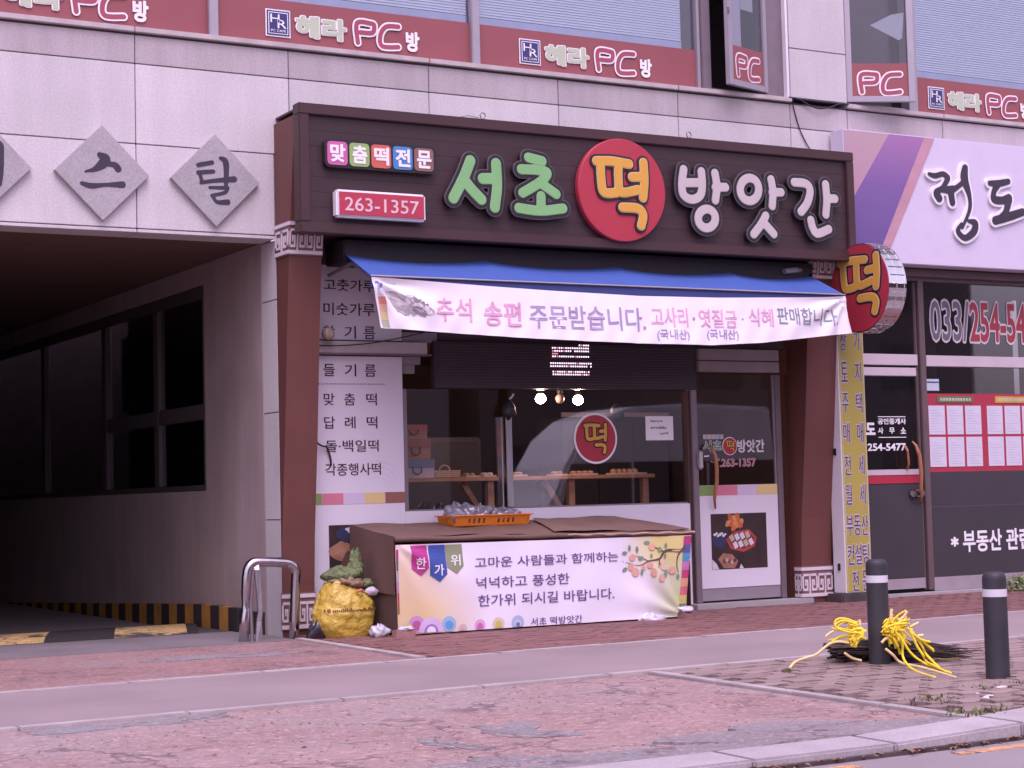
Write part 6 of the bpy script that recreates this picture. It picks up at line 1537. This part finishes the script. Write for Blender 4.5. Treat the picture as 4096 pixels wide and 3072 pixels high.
# ---------------------------------------------------------------- bricks in front of the shop, interlocking pavers by the bollards
def piece_me(name, poly, h, mt):
    me = MB().slab(poly, -h, 0).mesh(name); me.materials.append(mt); return me
BRM = mat('paving_brick', (.205, .095, .09), .85, var=.12, scale=3, fine=.12, fscale=60, rand=.16, bump=.15)
brick_me = piece_me('brick', [(-.098, -.048), (.098, -.048), (.098, .048), (-.098, .048)], .08, BRM)
cells = []
for j in range(30):
    y = -.04-.1*j-.05
    for i in range(55):
        x = 6.48+.2*i+(.1 if j % 2 else 0)
        if y < -2.93+sk(x)-.0 or x > 17 or y > .1: continue
        cells.append((x, y))
vis = [c for c in cells if c[0] < 14.5]
vis.sort(key=lambda c: (c[0]**2+(c[1]+15.4)**2)); near = set(vis[:300])
bpav = tag(B(6.38, 17, -3.0, .12, -.06, -.03).build('brick_paving', BED), kind='structure')
rest = MB(); s = random.Random(2)
for c in cells:
    h = s.uniform(-.004, .003)
    if c in near:
        o = bpy.data.objects.new('brick', brick_me); COL.objects.link(o); o.location = (c[0], c[1], h); o.rotation_euler = (s.gauss(0, .006), s.gauss(0, .006), s.gauss(0, .012)); o.parent = bpav
    else: rest.box(c[0]-.098, c[0]+.098, c[1]-.048, c[1]+.048, -.06, h)
tag(rest.build('brick_rest', BRM, bpav), kind='stuff')
PVM = mat('interlocking_paver', (.255, .183, .17), .88, var=.16, scale=3, fine=.14, fscale=60, rand=.15, bump=.2)
PW, PH = .235, .125
def wave(n, L_, amp): return [(L_*k/n, amp*(1 if k % 2 else 0)) for k in range(n)]
g_ = .0035
low = [(0, 0), (PW*.25, -.018), (PW*.5, 0), (PW*.75, .018), (PW, 0)]; rgt = [(PW, 0), (PW+.016, PH*.5), (PW, PH)]
poly = low+[(PW+.014, PH*.5)]+[(x, z+PH) for x, z in low[::-1]]+[(.014, PH*.5)]
cxp, cyp = PW/2, PH/2
poly = [((x-cxp)*(1-2*g_/PW), (y-cyp)*(1-2*g_/PH)) for x, y in poly]
pav_me = piece_me('paver', poly, .08, PVM)
cells = []
for j in range(29):
    y = -8.36+PH*j
    for i in range(28):
        x = 7.02+PW*i+(PW/2 if j % 2 else 0)-.08
        xe = 6.92-(-5.12-y)/3.28*.16+.10
        if x < xe+.02 or y > -5.10+sk(x)-.02 or y < ky(x)+.03: continue
        if x > 7.4+1.05*(y+8.4)+1.2: continue
        cells.append((x, y))
cells.sort(key=lambda c: (c[0]**2+(c[1]+15.4)**2)); near = set(cells[:300])
ppav = tag(B(6.98, 13, -8.40, -5.08, -.06, -.03).build('paver_field', BED), kind='structure')
rest = MB()
def rise(x, y): return max(0, min(.05, (x-6.6)*.05))*max(0, min(1, (-6.3-y)/2.0))
for c in cells:
    h = s.uniform(-.006, .005)+rise(*c)
    if c in near:
        o = bpy.data.objects.new('paver', pav_me); COL.objects.link(o); o.location = (c[0], c[1], h); o.rotation_euler = (s.gauss(0, .016), s.gauss(0, .012), s.gauss(0, .015)); o.parent = ppav
    else: rest.slab([(c[0]+x, c[1]+y) for x, y in poly], -.08, h)
if rest.v: tag(rest.build('paver_rest', PVM, ppav), kind='stuff')

# ================================================================ ACROSS THE STREET (seen only as reflections; blocks added to darken the glass)
OPP = [mat('opposite_wall_a', (.20, .17, .16), .8, var=.1), mat('opposite_wall_b', (.28, .26, .26), .8, var=.1), mat('opposite_wall_c', (.15, .12, .12), .8, var=.1)]
for i, (x0, x1, h, lb) in enumerate(((-6, 9, 8, 'brown low block across the street, seen only in the glass'), (10, 24, 10, 'grey block across the street, seen only in the glass'), (25, 44, 9, 'dark block across the street, seen only in the glass'))):
    o_ = thing('opposite_building', lb, 'building', ((x0+x1)/2, -30, 0), 'blocks across the street')
    B(x0, x1, -40, -30, -.05, h).build('wall', OPP[i], o_)
    for zf in (1.2, 4.4, 7.0):
        if zf+1.5 < h:
            for k in range(int((x1-x0)/2.4)):
                MB().box(x0+.5+k*2.4, x0+2.1+k*2.4, -30.03, -29.97, zf, zf+1.5).build('window', GREYT, o_)
# a parked van at the kerb to the right, reflected in the shop window
vn = thing('parked_van', 'pale grey parked van reflected in the shop window', 'van', (16.6, -10.4, 0))
VB = mat('van_paint', (.74, .74, .78), .3, var=.02, coat=.6); VG = mat('van_glass', (.02, .02, .025), .6, spec=.1)
prof = [(13.9, .35), (13.85, .95), (14.05, 1.25), (14.25, 1.7), (14.55, 2.15), (15.0, 2.48), (15.6, 2.66), (16.6, 2.72), (18.4, 2.66), (18.75, 2.3), (18.8, .4)]
MB().prism([(x+1.2, z) for x, z in prof], -11.3, -9.6).build('body', VB, vn, bevel=.06)
for wx in ([(14.15, 1.02), (14.32, 1.72), (15.5, 1.74), (15.5, 1.02)], [(15.56, 1.02), (15.56, 1.74), (17.0, 1.74), (17.0, 1.02)], [(17.06, 1.02), (17.06, 1.74), (18.6, 1.74), (18.6, 1.02)]): MB().prism([(x+1.2, z) for x, z in wx], -9.612, -9.59).build('side_window', VG, vn)
for x in (16.0, 19.1):
    for y in (-9.75, -11.15): MB().lathe((x, y, .28), [(.33, -.09), (.34, -.06), (.34, .06), (.33, .09)], 24, 'y').build('wheel', DARKL, vn)
